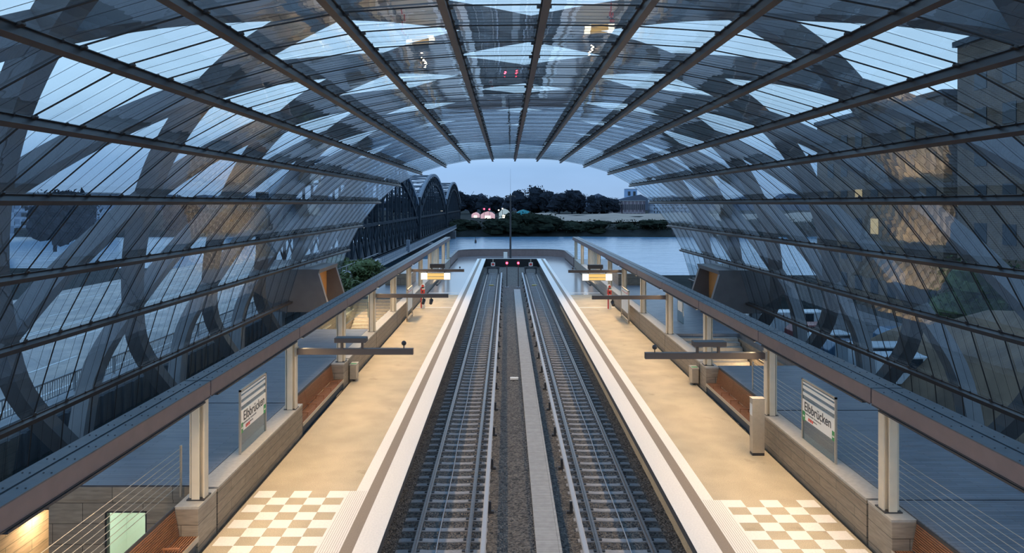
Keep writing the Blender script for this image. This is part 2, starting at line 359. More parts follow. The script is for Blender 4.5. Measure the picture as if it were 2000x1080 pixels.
# platforms
for sd in (-1, 1):
    L = SIDE[sd]
    b = MB(); b.box(sd*3.96, sd*8.25, 4, 64.5, 0.82, 1.0); b.box(sd*4.3, sd*8.25, 4, 64.5, -2.0, 0.82)
    struct(b.build('platform_floor', M['platform']), 'warm lit beige asphalt floor of the %s platform' % L, 'platform')
    b = MB(); b.box(sd*3.96, sd*8.25, 64.5, 106.5, 0.82, 1.0); b.box(sd*4.3, sd*8.25, 64.5, 106.5, -2.0, 0.82)
    struct(b.build('platform_floor', M['wet']), 'wet bluish outer end of the %s platform beyond the canopy' % L, 'platform')
    b = MB(); b.box(sd*3.94, sd*4.56, 4, 106.5, 1.0, 1.006); b.box(sd*4.88, sd*5.24, 4, 106.5, 1.0, 1.006)
    y1 = 20.5 if sd < 0 else 19.87
    b.box(sd*5.24, sd*5.50, 4, y1, 1.0, 1.006)
    for r in range(34):
        for c in range(5):
            if (r+c) % 2 == 0: b.box(sd*(5.5+.53*c), sd*(5.5+.53*(c+1)), y1-.469*(r+1), y1-.469*r, 1.0, 1.006)
    b.box(sd*5.24, sd*8.2, 56.5, 56.75, 1.0, 1.006); b.box(sd*5.24, sd*8.2, 65.6, 65.95, 1.0, 1.006)
    struct(b.build('platform_marking', M['white']), 'white edge stripes and chequered tiles on the %s platform' % L, 'floor marking')
    b = MB(); b.box(sd*4.56, sd*4.88, 4, 106.5, 1.0, 1.004)
    b.cur = 0
    # thin ribs of the guidance strip
    for k in range(9): b.box(sd*(4.93+.06*k), sd*(4.938+.06*k), 4, y1, 1.006, 1.008)
    struct(b.build('platform_marking', M['grey']), 'brown-grey stripe between the white stripes of the %s platform' % L, 'floor marking')
    b = MB(); b.box(sd*3.93, sd*3.96, 4, 106.5, 0.80, 0.985); struct(b.build('trim_2', M['kerb']), 'dark edge profile below the white stripe of the %s platform' % L, 'edge')
    b = MB(); b.box(sd*8.25, sd*8.372, 4, 106.5, -2, 0.93)
    struct(b.build('drainage_channel', M['black']), 'dark gap along the foot of the %s parapet wall' % L, 'gutter')
# head platform behind the tracks
b = MB(); b.box(-9.6, 9.6, 106.5, 112.2, -6, 1.0)
struct(b.build('platform_floor', M['wet']), 'wet end platform across the track heads', 'platform')
b = MB(); b.box(-4.9, 4.9, 106.35, 106.75, 1.0, 1.01)
struct(b.build('platform_marking', M['white']), 'white line across the head of the tracks', 'floor marking')
b = MB(); b.box(-4.3, 4.3, 106.0, 106.5, -2, 1.0)
struct(b.build('wall_end', M['black']), 'wall closing the track trench, its shadow painted black', 'wall')  # shadow at the trench end is put into the black colour
# end parapet with rounded corners
b = MB(); pts = []
R = 4.2
for k in range(9):
    a = PI - k*PI/16; pts.append((-8.6+R+R*math.cos(a), 112.0-R+R*math.sin(a)))
pts = [(-8.6, 94.3)] + pts; pts = pts + [(-x, y) for x, y in reversed(pts)]
fr_p = [Vector((x, y, 1.45)) for x, y in pts]
rt, up = [], []
for i, p in enumerate(fr_p):
    d = (fr_p[min(i+1, len(fr_p)-1)]-fr_p[max(i-1, 0)]).normalized(); rt.append(d.cross(Vector((0,0,1)))); up.append(Vector((0,0,1)))
b.sweep(fr_p, rt, up, 0.3, 1.3)
struct(b.build('wall_parapet', M['beam']), 'curved stone parapet around the river end of the platforms', 'wall')
b = MB(); fr_c = [p+Vector((0,0,.67)) for p in fr_p]; b.sweep(fr_c, rt, up, 0.42, 0.06)
struct(b.build('wall_parapet', M['beamtop']), 'dark coping on the curved river parapet', 'wall')
# station body under the platforms
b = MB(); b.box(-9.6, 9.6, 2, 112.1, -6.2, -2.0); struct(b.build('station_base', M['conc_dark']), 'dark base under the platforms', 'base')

# decks behind the parapet walls, built around stair openings
def deck(x0, x1, y0, y1, lab, z1=2.12, z0=1.75, m='deck'):
    b = MB(); b.box(x0, x1, y0, y1, z0, z1)
    return struct(b.build('upper_deck', M[m]), lab, 'deck')
deck(-13.4, -8.98, 18.2, 25.66, 'left blue-grey paved deck nearest the camera')
deck(-13.4, -8.98, 25.74, 33.26, 'left blue-grey paved deck behind the bench')
deck(-13.4, -8.98, 33.34, 40.8, 'left blue-grey paved deck before the stairwell')
deck(-13.4, -12.6, 40.85, 55.0, 'left paved deck outside the stairwell')
deck(-13.4, -8.98, 55.05, 92.0, 'left paved deck beyond the stairwell')
deck(8.98, 13.6, 4.0, 17.25, 'right blue-grey paved deck nearest the camera')
deck(8.98, 13.6, 17.33, 24.75, 'right blue-grey paved deck beside the station sign')
deck(8.98, 13.6, 24.83, 31.6, 'right blue-grey paved deck behind the bench')
deck(12.6, 13.6, 31.65, 39.3, 'right paved deck outside the stairwell')
deck(8.98, 13.6, 39.35, 92.0, 'right paved deck beyond the stairwell')
for sd in (-1, 1):
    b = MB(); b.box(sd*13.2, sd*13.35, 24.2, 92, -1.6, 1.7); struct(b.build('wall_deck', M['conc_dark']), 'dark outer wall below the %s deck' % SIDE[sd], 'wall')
# lower level and its walls
b = MB(); b.box(-14.05, -8.4, 4, 24, -2.3, -2.0); struct(b.build('floor', M['platform']), 'warm lit floor of the lower passage at left', 'floor')
b = MB(); b.box(-12.9, -11.42, 18.2, 18.45, -2.0, 1.75); b.box(-10.3, -8.98, 18.2, 18.45, -2.0, 1.75); b.box(-11.42, -10.3, 18.2, 18.45, 1.43, 1.75)
b.box(-11.42, -10.3, 18.2, 18.45, -2.0, -1.0); b.box(-12.9, -8.98, 18.17, 18.2, 1.75, 2.08)
struct(b.build('wall_front', M['wallx']), 'brown stone wall below the left deck with a lit window', 'wall')
b = MB(); b.box(-12.9, -12.7, 18.45, 23.9, -2.0, 1.75); struct(b.build('wall_left', M['wall']), 'side wall of the room below the left deck', 'wall')
b = MB(); b.box(-14.05, -13.9, 4, 24, -2.0, 1.2); struct(b.build('wall_passage', M['wall']), 'outer wall of the left lower passage', 'wall')
b = MB(); b.box(-12.65, -9.2, 21.3, 21.4, -2.0, 1.7); b.box(-9.2, -9.1, 18.5, 21.3, -2.0, 1.7); b.box(-12.65, -12.55, 18.5, 21.3, -2.0, 1.7)
struct(b.build('wall_room', M['room']), 'pale walls of the lit room below the left deck', 'wall')
b = MB(); b.box(-11.42, -10.3, 18.3, 18.32, -1.0, 1.43); f = struct(b.build('window_1', M['clear']), 'lit window in the brown stone wall', 'window')
b = MB()
for x0, x1 in ((-11.42, -11.37), (-10.35, -10.3)): b.box(x0, x1, 18.22, 18.36, -1.0, 1.43)
b.box(-11.42, -10.3, 18.22, 18.36, 1.38, 1.43); b.build('window_frame', M['dark'], f)
def area(name, loc, size, sizey, power, col, rot, parent=None, spread=PI):
    ld = bpy.data.lights.new(name, 'AREA'); ld.shape = 'RECTANGLE'; ld.size = size; ld.size_y = sizey; ld.energy = power; ld.color = col; ld.spread = spread
    o = bpy.data.objects.new(name, ld); C.objects.link(o); o.location = loc; o.rotation_euler = rot
    if parent: o.parent = parent
    return o
WARM = (1.0, 0.72, 0.40)
t = thing('room_lamp', 'white ceiling lamp in the room behind the lit window', 'lamp', (-10.9, 19.8, 1.7))
MB().box(-.6, .6, -.1, .1, -.05, 0.02).build('housing', M['signwhite'], t); MB().box(-.56, .56, -.08, .08, -.06, -.05).build('diffuser', M['white_l'], t)
area('lamp_light', (0, 0, -.08), 1.1, .15, 110, (0.95, 1.0, 0.82), (0,0,0), t)
t = thing('passage_light', 'lamp over the lower passage at far left', 'lamp', (-13.4, 19.0, 1.2))
MB().box(-.4, .5, -.1, .1, -.05, 0.02).build('housing', M['dark'], t)
area('lamp_light', (0, 0, -.08), .7, .15, 150, WARM, (0,0,0), t)
t = thing('passage_light', 'added warm strip light under the left beam over the lower wall', 'lamp', (-8.9, 12.5, 4.62))  # added strip that brightens the lower stone wall
MB().box(-.05, .05, -2.6, 2.6, 0, .045).build('housing', M['dark'], t)
area('lamp_light', (-.02, 0, -.03), .1, 5, 200, WARM, (0, math.radians(20), 0), t, math.radians(170))
# ------------------------------------------------------------------ glass vault
PROF = [(0,13.62),(1.98,13.60),(4.07,13.46),(6.2,13.05),(8.39,12.4),(10.35,11.33),(12.16,9.8),(13.8,7.7),(14.95,5.5),(15.75,2.85),(16.0,0.35)]
prof = [(-x, z) for x, z in reversed(PROF[1:])] + PROF            # left foot .. crown .. right foot
NP = len(prof)
def pnormal(i):
    a = Vector(prof[max(i-1, 0)]); c = Vector(prof[min(i+1, NP-1)]); d = (c-a).normalized(); return Vector((-d.y, d.x))   # outward
vault = thing('glass_canopy', 'barrel vaulted glass canopy with dark steel purlins spanning both platforms', 'glass roof', (0, 0, 0))
PW = 0.527
nP = int((ROOF_END-ROOF_START)/PW)
for i in range(NP-1):
    (x0, z0), (x1, z1) = prof[i], prof[i+1]
    b = MB(); n = Vector((-(z1-z0), 0, x1-x0)).normalized()
    for k in range(nP):
        y0 = ROOF_END-PW*(k+1); y1 = ROOF_END-PW*k
        ta = random.gauss(0, 0.0016); tb = random.gauss(0, 0.004)
        def q(x, z, sy, sx):
            d = ta*sy*PW/2 + tb*sx*1.0
            return (x+n.x*d, (y0+y1)/2+sy*PW/2, z+n.z*d)
        b.quad(q(x0, z0, -1, -1), q(x1, z1, -1, 1), q(x1, z1, 1, 1), q(x0, z0, 1, -1))
    b.build('glass_strip', M['roof'], vault)
    b = MB()
    for k in range(nP+1):
        y = ROOF_END-PW*k; bold = k % 3 == 0
        wd = 0.045 if bold else 0.011; o_ = -0.03
        if not bold and k % 3 == 2: wd = .008
        b.bar((x0+n.x*o_, y, z0+n.z*o_), (x1+n.x*o_, y, z1+n.z*o_), 0.02 if bold else 0.005, wd, (0, 1, 0))
    b.build('glazing_joints', M['joint'], vault)
for i in range(NP):
    if i in (0, NP-1): continue
    x, z = prof[i]; n = pnormal(i); n3 = Vector((n.x, 0, n.y)); r3 = Vector((n.y, 0, -n.x))
    b = MB()
    c = Vector((x, 0, z)) - n3*0.17
    b.sweep([c+Vector((0, ROOF_START, 0)), c+Vector((0, ROOF_END+.12, 0))], [r3]*2, [n3]*2, 0.085, 0.20)
    c = Vector((x, 0, z)) - n3*0.275
    b.sweep([c+Vector((0, ROOF_START, 0)), c+Vector((0, ROOF_END+.12, 0))], [r3]*2, [n3]*2, 0.15, 0.025)
    c = Vector((x, 0, z)) - n3*0.06
    b.sweep([c+Vector((0, ROOF_START, 0)), c+Vector((0, ROOF_END+.12, 0))], [r3]*2, [n3]*2, 0.16, 0.02)
    for k in range(0, nP, 1):
        y = ROOF_END-PW*k; c = Vector((x, y, z)) - n3*0.075
        if k % 3 == 0: b.sweep([c-Vector((0,.05,0)), c+Vector((0,.05,0))], [r3]*2, [n3]*2, 0.30, 0.05)
        elif k % 3 == 1: b.sweep([c-Vector((0,.02,0)), c+Vector((0,.02,0))], [r3]*2, [n3]*2, 0.22, 0.04)
    b.build('purlin', M['purlin'], vault)
b = MB()
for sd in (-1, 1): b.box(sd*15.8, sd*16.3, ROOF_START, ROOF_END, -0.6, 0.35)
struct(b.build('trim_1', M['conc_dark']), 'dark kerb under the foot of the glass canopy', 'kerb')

# outer diagonal steel lattice
OFF = 1.45
op = []
for i in range(NP):
    n = pnormal(i); x, z = prof[i]; op.append(Vector((x+n.x*OFF, 0, z+n.y*OFF)))
op[0] = Vector((-16.6, 0, 0.3)); op[-1] = Vector((16.6, 0, 0.3))
# smooth densify by Catmull-Rom
dense = []
for i in range(NP-1):
    p0 = op[max(i-1, 0)]; p1 = op[i]; p2 = op[i+1]; p3 = op[min(i+2, NP-1)]
    for k in range(5):
        t_ = k/5
        dense.append(0.5*((2*p1)+(p2-p0)*t_+(2*p0-5*p1+4*p2-p3)*t_*t_+(3*p1-p0-3*p2+p3)*t_**3))
dense.append(op[-1])
arc = [0]
for i in range(1, len(dense)): arc.append(arc[-1]+(dense[i]-dense[i-1]).length)
TOT = arc[-1]
lat = thing('steel_lattice', 'lattice of crossing diagonal steel arches outside the glass canopy', 'steel frame', (0, 0, 0))
ADV = BAY*5
for fam in (-1, 1):
    for k in range(-6, 9):
        yb = 25.3-ADV/2*0 + BAY*k - (0 if fam > 0 else 0)
        pts = []; 
        for i, p in enumerate(dense):
            u = arc[i]/TOT
            y = (yb-BAY*0 + ADV*u) if fam > 0 else (yb + ADV*(1-u))
            pts.append(Vector((p.x, y, p.z)))
        # keep the run inside the canopy's length
        seg = [(i, p) for i, p in enumerate(pts) if ROOF_START-1 <= p.y <= ROOF_END-0.2]
        if len(seg) < 4: continue
        P = [p for _, p in seg]; rts, ups = [], []
        for i, p in seg:
            a = dense[max(i-1, 0)]; c = dense[min(i+1, len(dense)-1)]; d2 = (c-a).normalized(); n3 = Vector((-d2.z, 0, d2.x))
            tg = (pts[min(i+1, len(pts)-1)]-pts[max(i-1, 0)]).normalized()
            rts.append(tg.cross(n3).normalized()); ups.append(n3)
        b = MB(); b.sweep(P, rts, ups, 0.52, 0.66); b.build('rib', M['rib'], lat)

# ------------------------------------------------------------------ beams and columns
for sd in (-1, 1):
    L = SIDE[sd]; xi, xo = (8.30, 8.97) if sd < 0 else (8.17, 8.97)
    bt = thing('canopy_beam', 'long brown steel beam carried on columns along the %s platform' % L, 'beam', (0, 0, 0))
    ys = [cy(sd, k) for k in range(-2, 11)]; ys[-1] = 92.6
    for a, c in zip(ys[:-1], ys[1:]):
        b = MB(); g = 0.03
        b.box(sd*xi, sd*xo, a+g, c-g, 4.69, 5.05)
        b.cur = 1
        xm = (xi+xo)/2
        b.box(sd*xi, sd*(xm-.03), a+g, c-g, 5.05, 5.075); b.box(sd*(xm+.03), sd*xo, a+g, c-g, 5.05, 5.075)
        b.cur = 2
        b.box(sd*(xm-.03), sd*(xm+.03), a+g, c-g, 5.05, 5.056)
        if a < 60:
            y = a+.3
            while y < c-.1:
                for xx in (xi+.09, xm-.11, xm+.12, xo-.09): b.tube((sd*xx, y, 5.07), (sd*xx, y, 5.09), .017, .012, 6)
                y += .62
        b.cur = 2
        b.box(sd*(xi-.012), sd*xi, a+g, c-g, 4.665, 4.69)
        b.build('beam_segment', None, bt, mats=[M['beam'], M['beamtop'], M['dark']])
    b = MB()
    for y in ys[1:-1]: b.box(sd*(xi+.03), sd*(xo-.03), y-.05, y+.05, 4.70, 5.03)
    b.build('joint_plates', M['dark'], bt)
    # columns: cruciform, two flanges and fins
    proto = None
    for k in range(0, 11):
        y = cy(sd, k) if k < 10 else 92.3
        if proto is None:
            t = thing('platform_column', '', 'column', (sd*8.6, y, 2.1))
            b = MB(); b.box(-.05, .05, -.2, .2, 0, 2.58); b.box(-.19, .19, -.05, .05, 0, 2.58)
            for xx in (-.17, .17): b.box(xx-.022, xx+.022, -.12, .12, 0, 2.58)
            for yy in (-.19, .19): b.box(-.1, .1, yy-.02, yy+.02, 0, 2.58)
            b.build('shaft', M['column'], t, bevel=.006)
            MB().box(-.22, .22, -.22, .22, 0, .03).build('base_plate', M['dark'], t)
            proto = t
        else:
            t = copy_tree(proto, (sd*8.6, y, 2.1))
        if k < 0: lab = 'grey steel column under the beam nearest the camera below the %s picture edge' % L
        else: lab = '%s cross-shaped steel column under the %s beam' % (ORD[k].capitalize() if k == 0 else ORD[k], L)
        t['label'] = lab; t['group'] = 'columns carrying the %s beam' % L
    # strip lamps under the beams
    for k in range(-2, 6):
        y = cy(sd, k)+BAY/2
        lab = 'warm strip lamp under the %s beam, %s' % (L, ['bay behind the picture edge', 'first bench bay', 'station sign bay', 'second bench bay', 'bay past the litter bin', 'stairwell bay', 'map board bay', 'last covered bay'][k+2])
        t = thing('strip_lamp', lab, 'lamp', (sd*(xi+.02), y, 4.655), 'strip lamps under the %s beam' % L)
        MB().box(-.05, .05, -3.4, 3.4, -.045, 0).build('housing', M['dark'], t)
        MB().box(-.04, .04, -3.38, 3.38, -.05, -.045).build('diffuser', M['lampface'], t)
        area('lamp_light', (-sd*.02, 0, -.07), .10, 6.7, LAMP_W, WARM, (0, sd*math.radians(40), 0), t, math.radians(130))
    for k in (6, 8):
        y = cy(sd, k)+BAY/2
        t = thing('strip_lamp', 'warm strip lamp under the %s beam %s' % (L, 'just beyond the canopy' if k == 6 else 'near its river end'), 'lamp', (sd*8.57, y, 4.655), 'strip lamps under the %s beam' % L)
        MB().box(-.05, .05, -2.4, 2.4, -.045, 0).build('housing', M['dark'], t)
        area('lamp_light', (0, 0, -.07), .10, 4.7, 60, WARM, (0, 0, 0), t)

# ------------------------------------------------------------------ parapet walls, plinths, benches
for sd in (-1, 1):
    L = SIDE[sd]
    def wall(y0, y1, lab):
        t = thing('parapet_wall', lab, 'wall', (0, 0, 0), 'parapet walls along the %s platform' % L)
        b = MB(); b.box(sd*8.372, sd*8.96, y0, y1, 0.85, 2.06); b.build('cladding', M['wall'], t)
        b = MB(); b.box(sd*8.36, sd*8.96, y0, y1, 2.06, 2.12); b.build('coping', M['coping'], t)
        return t
    def plinth(y0, y1, lab):
        t = thing('column_plinth', lab, 'plinth', (0, 0, 0), 'plinths along the %s platform' % L)
        b = MB(); b.box(sd*8.372, sd*8.96, y0, y1, 0.85, 2.04); b.build('cladding', M['wallx'], t, bevel=.01)
        b = MB(); b.box(sd*8.36, sd*8.96, y0, y1, 2.04, 2.10); b.build('coping', M['coping'], t)
    plinth(cy(sd,0)-.55, cy(sd,0)+.52, 'stone plinth under the nearest column of the %s platform' % L)
    plinth(cy(sd,2)-.5, cy(sd,2)+.5, 'stone plinth between bench and litter bin on the %s platform' % L)
    wall(cy(sd,0)+.60, cy(sd,1)+.58, 'low stone wall below the station sign on the %s platform' % L)
    wall(cy(sd,2)+.58, cy(sd,3)+.1, 'low stone wall behind the litter bin on the %s platform' % L)
    labs = ['beside the stairwell', 'behind the map board', 'behind the red pillar', 'just past the canopy edge', 'beside the tall fins', 'beyond the tall fins', 'at the river end']
    for k in range(3, 10):
        wall(cy(sd,k)+.16, min(cy(sd,k+1)+.1, 94.2), 'low stone wall %s on the %s platform' % (labs[k-3], L))
    # benches
    def bench(y0, y1, lab, narm):
        t = thing('platform_bench', lab, 'bench', (sd*8.37, (y0+y1)/2, 0.9), 'slatted benches'); h = (y1-y0)/2
        b = MB(); b.box(sd*.05, sd*.5, -h, h, 0, .42); b.build('base', M['conc_dark'], t)
        b = MB()
        for k in range(8): b.box(sd*(0.0+.062*k), sd*(.036+.062*k), -h, h, .44, .48)
        b.build('seat', M['wood'], t)
        b = MB(); b.box(sd*-.02, sd*0.0, -h, h, .36, .49); b.build('seat_edge', M['steel'], t)
        n = max(1, round((y1-y0)/2.1)); s_ = (y1-y0)/n
        for j in range(n):
            b = MB()
            for k in range(12):
                zz = .52+.052*k; xx = .45+.010*k
                b.box(sd*xx, sd*(xx+.025), -h+j*s_+.02, -h+(j+1)*s_-.02, zz, zz+.028)
            b.build('backrest', M['wood'], t)
        b = MB(); b.box(sd*.57, sd*.60, -h, h, .42, 1.2); b.build('back_frame', M['dark'], t)
        for j in range(narm):
            yy = -h+(j+.75)*(2*h)/(narm+.5)
            b = MB(); b.box(sd*.03, sd*.42, yy-.03, yy+.03, .60, .63); b.box(sd*.05, sd*.08, yy-.02, yy+.02, .48, .60); b.box(sd*.37, sd*.40, yy-.02, yy+.02, .48, .60)
            b.build('armrest', M['wood'], t)
        return t
    bench(cy(sd,-1)+.4, cy(sd,0)-.57, 'slatted wooden bench at the bottom %s corner beside the chequered tiles' % L, 5)
    bench(cy(sd,1)+.62, cy(sd,2)-.52, 'long slatted wooden bench between two columns further along the %s platform' % L, 5)
    # litter bins by the second plinth
    y = cy(sd, 2)+.75
    t = thing('litter_bin', 'small steel litter bin against the low wall of the %s platform' % L, 'bin', (sd*8.15, y, 1.0), 'litter bins')
    MB().box(-.16, .16, -.28, .28, .12, .78).build('body', M['steel'], t, bevel=.02)
    MB().box(-.17, .17, -.29, .29, .78, .84).build('lid', M['coping'], t); MB().box(-.06, .06, -.1, .1, 0, .12).build('foot', M['dark'], t)
    MB().box(-.14, .14, -.2, -.02, .84, .85).build('rubbish_slot', M['green'], t)
    # station name sign
    y0, y1 = (20.4, 22.6) if sd < 0 else (19.65, 21.9)
    yc = (y0+y1)/2; hw = (y1-y0)/2
    t = thing('station_sign', 'framed glass station name sign standing on the low wall of the %s platform' % L, 'sign', (sd*8.69, yc, 2.12), 'station name signs')
    b = MB()
    for yy in (-hw, hw-.05): b.box(-.03, .03, yy, yy+.05, 0, 1.91)
    b.box(-.03, .03, -hw, hw, 1.86, 1.91); b.build('frame', M['steel'], t)
    MB().box(-.008, .008, -hw+.05, hw-.05, 0, 1.86).build('glass', M['frost'], t)
    b = MB(); b.box(-.014, .014, -hw+.05, hw-.05, .64, 1.27); pn = b.build('name_panel', M['signwhite'], t)
    b = MB()
    for zz in (1.40, 1.60, 1.76): b.box(-.011, .011, -hw+.06, hw-.06, zz, zz+(.10 if zz < 1.7 else .05))
    b.build('glass_stripes', M['signwhite'], t)
    # writing faces the platform (towards the tracks)
    rz = PI/2 if sd < 0 else -PI/2
    fx = -sd*.017
    flip = 1 if sd < 0 else -1
    text('Elbbrücken', .40, M['ink'], t, (fx, -flip*.0+0.05, 1.06), (PI/2, 0, rz), 'lettering', .002, .004)
    text('Zweibrückenstraße  Versmannstraße', .075, M['ink'], t, (fx, flip*(-.35), .86), (PI/2, 0, rz), 'small_lettering', .001)
    text('Freihafenelbbrücke', .075, M['ink'], t, (fx, flip*(-.35), .76), (PI/2, 0, rz), 'small_lettering', .001)
    for q in (-1, 1):
        b = MB(); yy = q*(hw-.14); b.box(-.018, .018, yy-.09, yy+.09, .60 if q*flip < 0 else .62, .90); pl = b.build('exit_plate', M['green'], t)
        b = MB(); x_ = -sd*.02
        b.box(x_-.003, x_+.003, yy-.05, yy+.03, .73, .76)
        b.quad((x_-sd*.002, yy+.01, .70), (x_-sd*.002, yy+.01, .80), (x_-sd*.002, yy+.06, .745)); b.build('arrow', M['signwhite'], pl)
    b = MB()
    for q, m_ in ((-.62, 0), (-.5, 0), (-.38, 0)): b.box(-sd*.0165-.002, -sd*.0165+.002, flip*q-.045, flip*q+.045, .68, .77)
    b.build('line_symbols', M['red'], t)
    # cross arms on columns 1, 3, 5
    for n_, k in enumerate((1, 3, 5)):
        y = cy(sd, k); wh = ['nearest', 'middle', 'farthest'][n_]
        t = thing('cantilever_arm', '%s dark steel arm reaching from a column over the %s platform' % (wh, L), 'arm', (sd*8.4, y, 4.2), 'cantilever arms of the %s platform' % L)
        MB().box(0, -sd*4.25, -.09, .09, -.11, .11).build('arm', M['armm'], t, bevel=.008)
        MB().box(-.02 if sd > 0 else -.05, .05 if sd > 0 else .02, -.13, .13, -.16, .16).build('mounting_plate', M['steel'], t)
        if n_ == 0:
            MB().box(-sd*1.4, -sd*2.55, -.2, .2, .34, .52).build('sensor_housing', M['armm'], t, bevel=.02)
            for xx in (1.6, 2.35): MB().box(-sd*xx, -sd*(xx+.08), -.06, .06, .11, .34).build('support', M['armm'], t)
        c = thing('surveillance_camera', 'small dark camera on the %s arm of the %s platform' % (wh, L), 'camera', (sd*4.5, y, 4.31), 'cameras on the arms')
        if n_ == 0:
            MB().tube((0, 0, 0), (0, 0, .12), .02).build('stalk', M['dark'], c); MB().blob((0, 0, .19), (.09, .09, .09), 12, 8, 0).build('dome', M['dark'], c, True)
        if n_ == 1:
            c.location = (sd*5.35, y, 4.09)
            for xx in ((-.25, .2) if sd < 0 else (0,)):
                MB().tube((xx, 0, 0), (xx, 0, -.12), .03).build('stalk', M['dark'], c); MB().tube((xx, .05, -.16), (xx, -.25, -.30), .12, .09, 12).build('camera_body', M['dark'], c)
        if n_ == 2:
            MB().tube((0, 0, 0), (0, 0, .1), .02).build('stalk', M['dark'], c); MB().blob((0, 0, .14), (.07, .07, .07), 10, 6, 0).build('dome', M['dark'], c, True)
    # illuminated train display on the farthest arm
    y = cy(sd, 5)
    t = thing('train_display', 'glowing white and amber train display hanging over the %s platform' % L, 'display', (sd*6.43, y-.16, 3.5), 'train displays')
    MB().box(-1.18, 1.18, -.0, .26, -.04, .54).build('housing', M['steel'], t)
    MB().box(-1.16, -.68, -.02, 0, 0, .5).build('end_panel', M['white_l'], t); MB().box(.68, 1.16, -.02, 0, 0, .5).build('end_panel', M['white_l'], t)
    b = MB(); b.box(-.66, .66, -.012, 0, .02, .19); b.box(-.66, .66, -.012, 0, .24, .48); b.build('screen', M['amber_l'], t)
    for xx in (-.7, .7): MB().box(xx-.04, xx+.04, .05, .2, .54, .62).build('hanger', M['dark'], t)
    t2 = thing('loudspeaker_box', 'dark louvred box on top of the farthest arm over the %s platform' % L, 'loudspeaker', (sd*6.3, y, 4.31), 'boxes on the arms')
    MB().box(-.6, .6, -.15, .15, .10, .42).build('body', M['dark'], t2); MB().box(-.5, -.4, -.05, .05, 0, .10).build('support', M['dark'], t2); MB().box(.4, .5, -.05, .05, 0, .10).build('support', M['dark'], t2)
    # help pillar and map board
    t = thing('help_pillar', 'red and white help pillar standing on the %s platform' % L, 'pillar', (sd*7.6, 56.2+YOFF[sd]*.7, 1.0), 'help pillars')
    MB().box(-.16, .16, -.14, .14, 0, 1.75).build('body', M['signwhite'], t); MB().box(-.165, -.06, -.15, -.14, .05, 1.7).build('red_stripe', M['red'], t); MB().box(-.165, .165, -.155, .145, 1.2, 1.55).build('call_panel', M['red'], t)
    b = MB(); b.tube((0, -.14, 1.82), (0, .14, 1.82), .17, .17, 20); b.build('round_head', M['signwhite'], t); MB().tube((0, -.155, 1.85), (0, -.14, 1.85), .1, .1, 16).build('emblem', M['red'], t)
    MB().box(-.05, .05, -.165, -.155, 1.3, 1.45).build('button', M['ink'], t)
    y0, y1 = (49.7, 52.4) if sd < 0 else (48.8, 51.9)
    t = thing('map_board', 'glass map board in a steel frame standing on the %s platform' % L, 'notice board', (sd*7.95, (y0+y1)/2, 1.0), 'map boards'); h = (y1-y0)/2
    b = MB()
    for yy in (-h, h-.08): b.box(-.05, .05, yy, yy+.08, 0, 2.35)
    b.box(-.05, .05, -h, h, 2.28, 2.35); b.box(-.04, .04, -h, h, .1, .2); b.build('frame', M['steel'], t)
    for j in range(3): MB().box(-.02, .02, -h+.12+j*.86*h/1.35, -h+.78*h/1.35+.1+j*.86*h/1.35, .7, 1.95).build('poster', M['signwhite'], t)
    b = MB(); b.box(-.03, .03, -h+.09, h-.09, 1.98, 2.26); hd = b.build('header_panel', M['signwhite'], t)
    b = MB(); b.box(-.033, .033, -h+.3, h-.4, 2.05, 2.09); b.box(-.033, .033, -h+.3, -h+.6, 2.12, 2.22); b.build('header_print', M['red'], hd)
    # tall fins around the lift at the open end
    t = thing('fin_screen', 'screen of tall warm lit steel fins under the %s beam near the river' % L, 'screen', (0, 0, 0), 'fin screens')
    for j in range(5):
        y = 71.1+j*1.4+YOFF[sd]
        MB().box(sd*8.52, sd*8.68, y-.2, y+.2, 2.125, 4.68).build('fin', M['column'], t)
    ll = thing('fin_lamp', 'warm lamp lighting the fin screen of the %s platform' % L, 'lamp', (sd*8.05, 74, 1.02), 'fin lamps')
    MB().box(-.1, .1, -2, 2, 0, .06).build('housing', M['dark'], ll)
    area('lamp_light', (0, 0, .1), .1, 3.8, 60, WARM, (PI, sd*math.radians(-15), 0), ll)
    # stone lift housing beyond the canopy
    t = thing('lift_housing', 'brown stone clad block on the %s deck beyond the stairwell' % L, 'stone block', (0, 0, 0), 'stone blocks on the decks')
    b = MB(); b.box(sd*9.45, sd*11.8, 62.5, 66, 2.12, 3.15); b.build('cladding', M['wallx'], t); MB().box(sd*9.42, sd*11.83, 62.45, 66.05, 3.15, 3.2).build('coping', M['coping'], t)
    # cable balustrade on the inner deck edge
    y0, y1 = (7.0, 18.0) if sd < 0 else (7.0, 27.5)
    x = 9.12 if sd > 0 else 9.3
    t = thing('cable_balustrade', 'balustrade of thin pale steel cables along the %s deck' % L, 'railing', (0, 0, 0), 'cable balustrades')
    b = MB(); 
    for j in range(7): b.tube((sd*x, y0, 2.25+.155*j), (sd*x, y1, 2.25+.155*j), .008, .008, 6)
    b.build('cables', M['steel'], t)
    for yy in (y0, y1): MB().box(sd*(x-.02), sd*(x+.02), yy-.03, yy+.03, 2.12 if sd > 0 else 1.9, 3.25).build('post', M['steel'], t)
    # entrance portal set into the glass
    t = thing('entrance_portal', 'blue-grey box portal with ochre inner face at the foot of the %s glass' % L, 'portal', (0, 0, 0), 'entrance portals')
    b = MB(); ya, yb = 47.2+YOFF[sd], 52.4+YOFF[sd]
    for q in (0, 1):
        yy = ya if q == 0 else yb-.35
        b.prism([(sd*12.9, 2.12), (sd*17.4, 2.12), (sd*17.4, 4.75), (sd*13.7, 4.75)], yy, yy+.35)
    b.prism([(sd*13.7, 4.75), (sd*17.4, 4.75), (sd*17.4, 5.05), (sd*13.6, 5.05)], ya, yb)
    b.build('frame', M['rib'], t); 
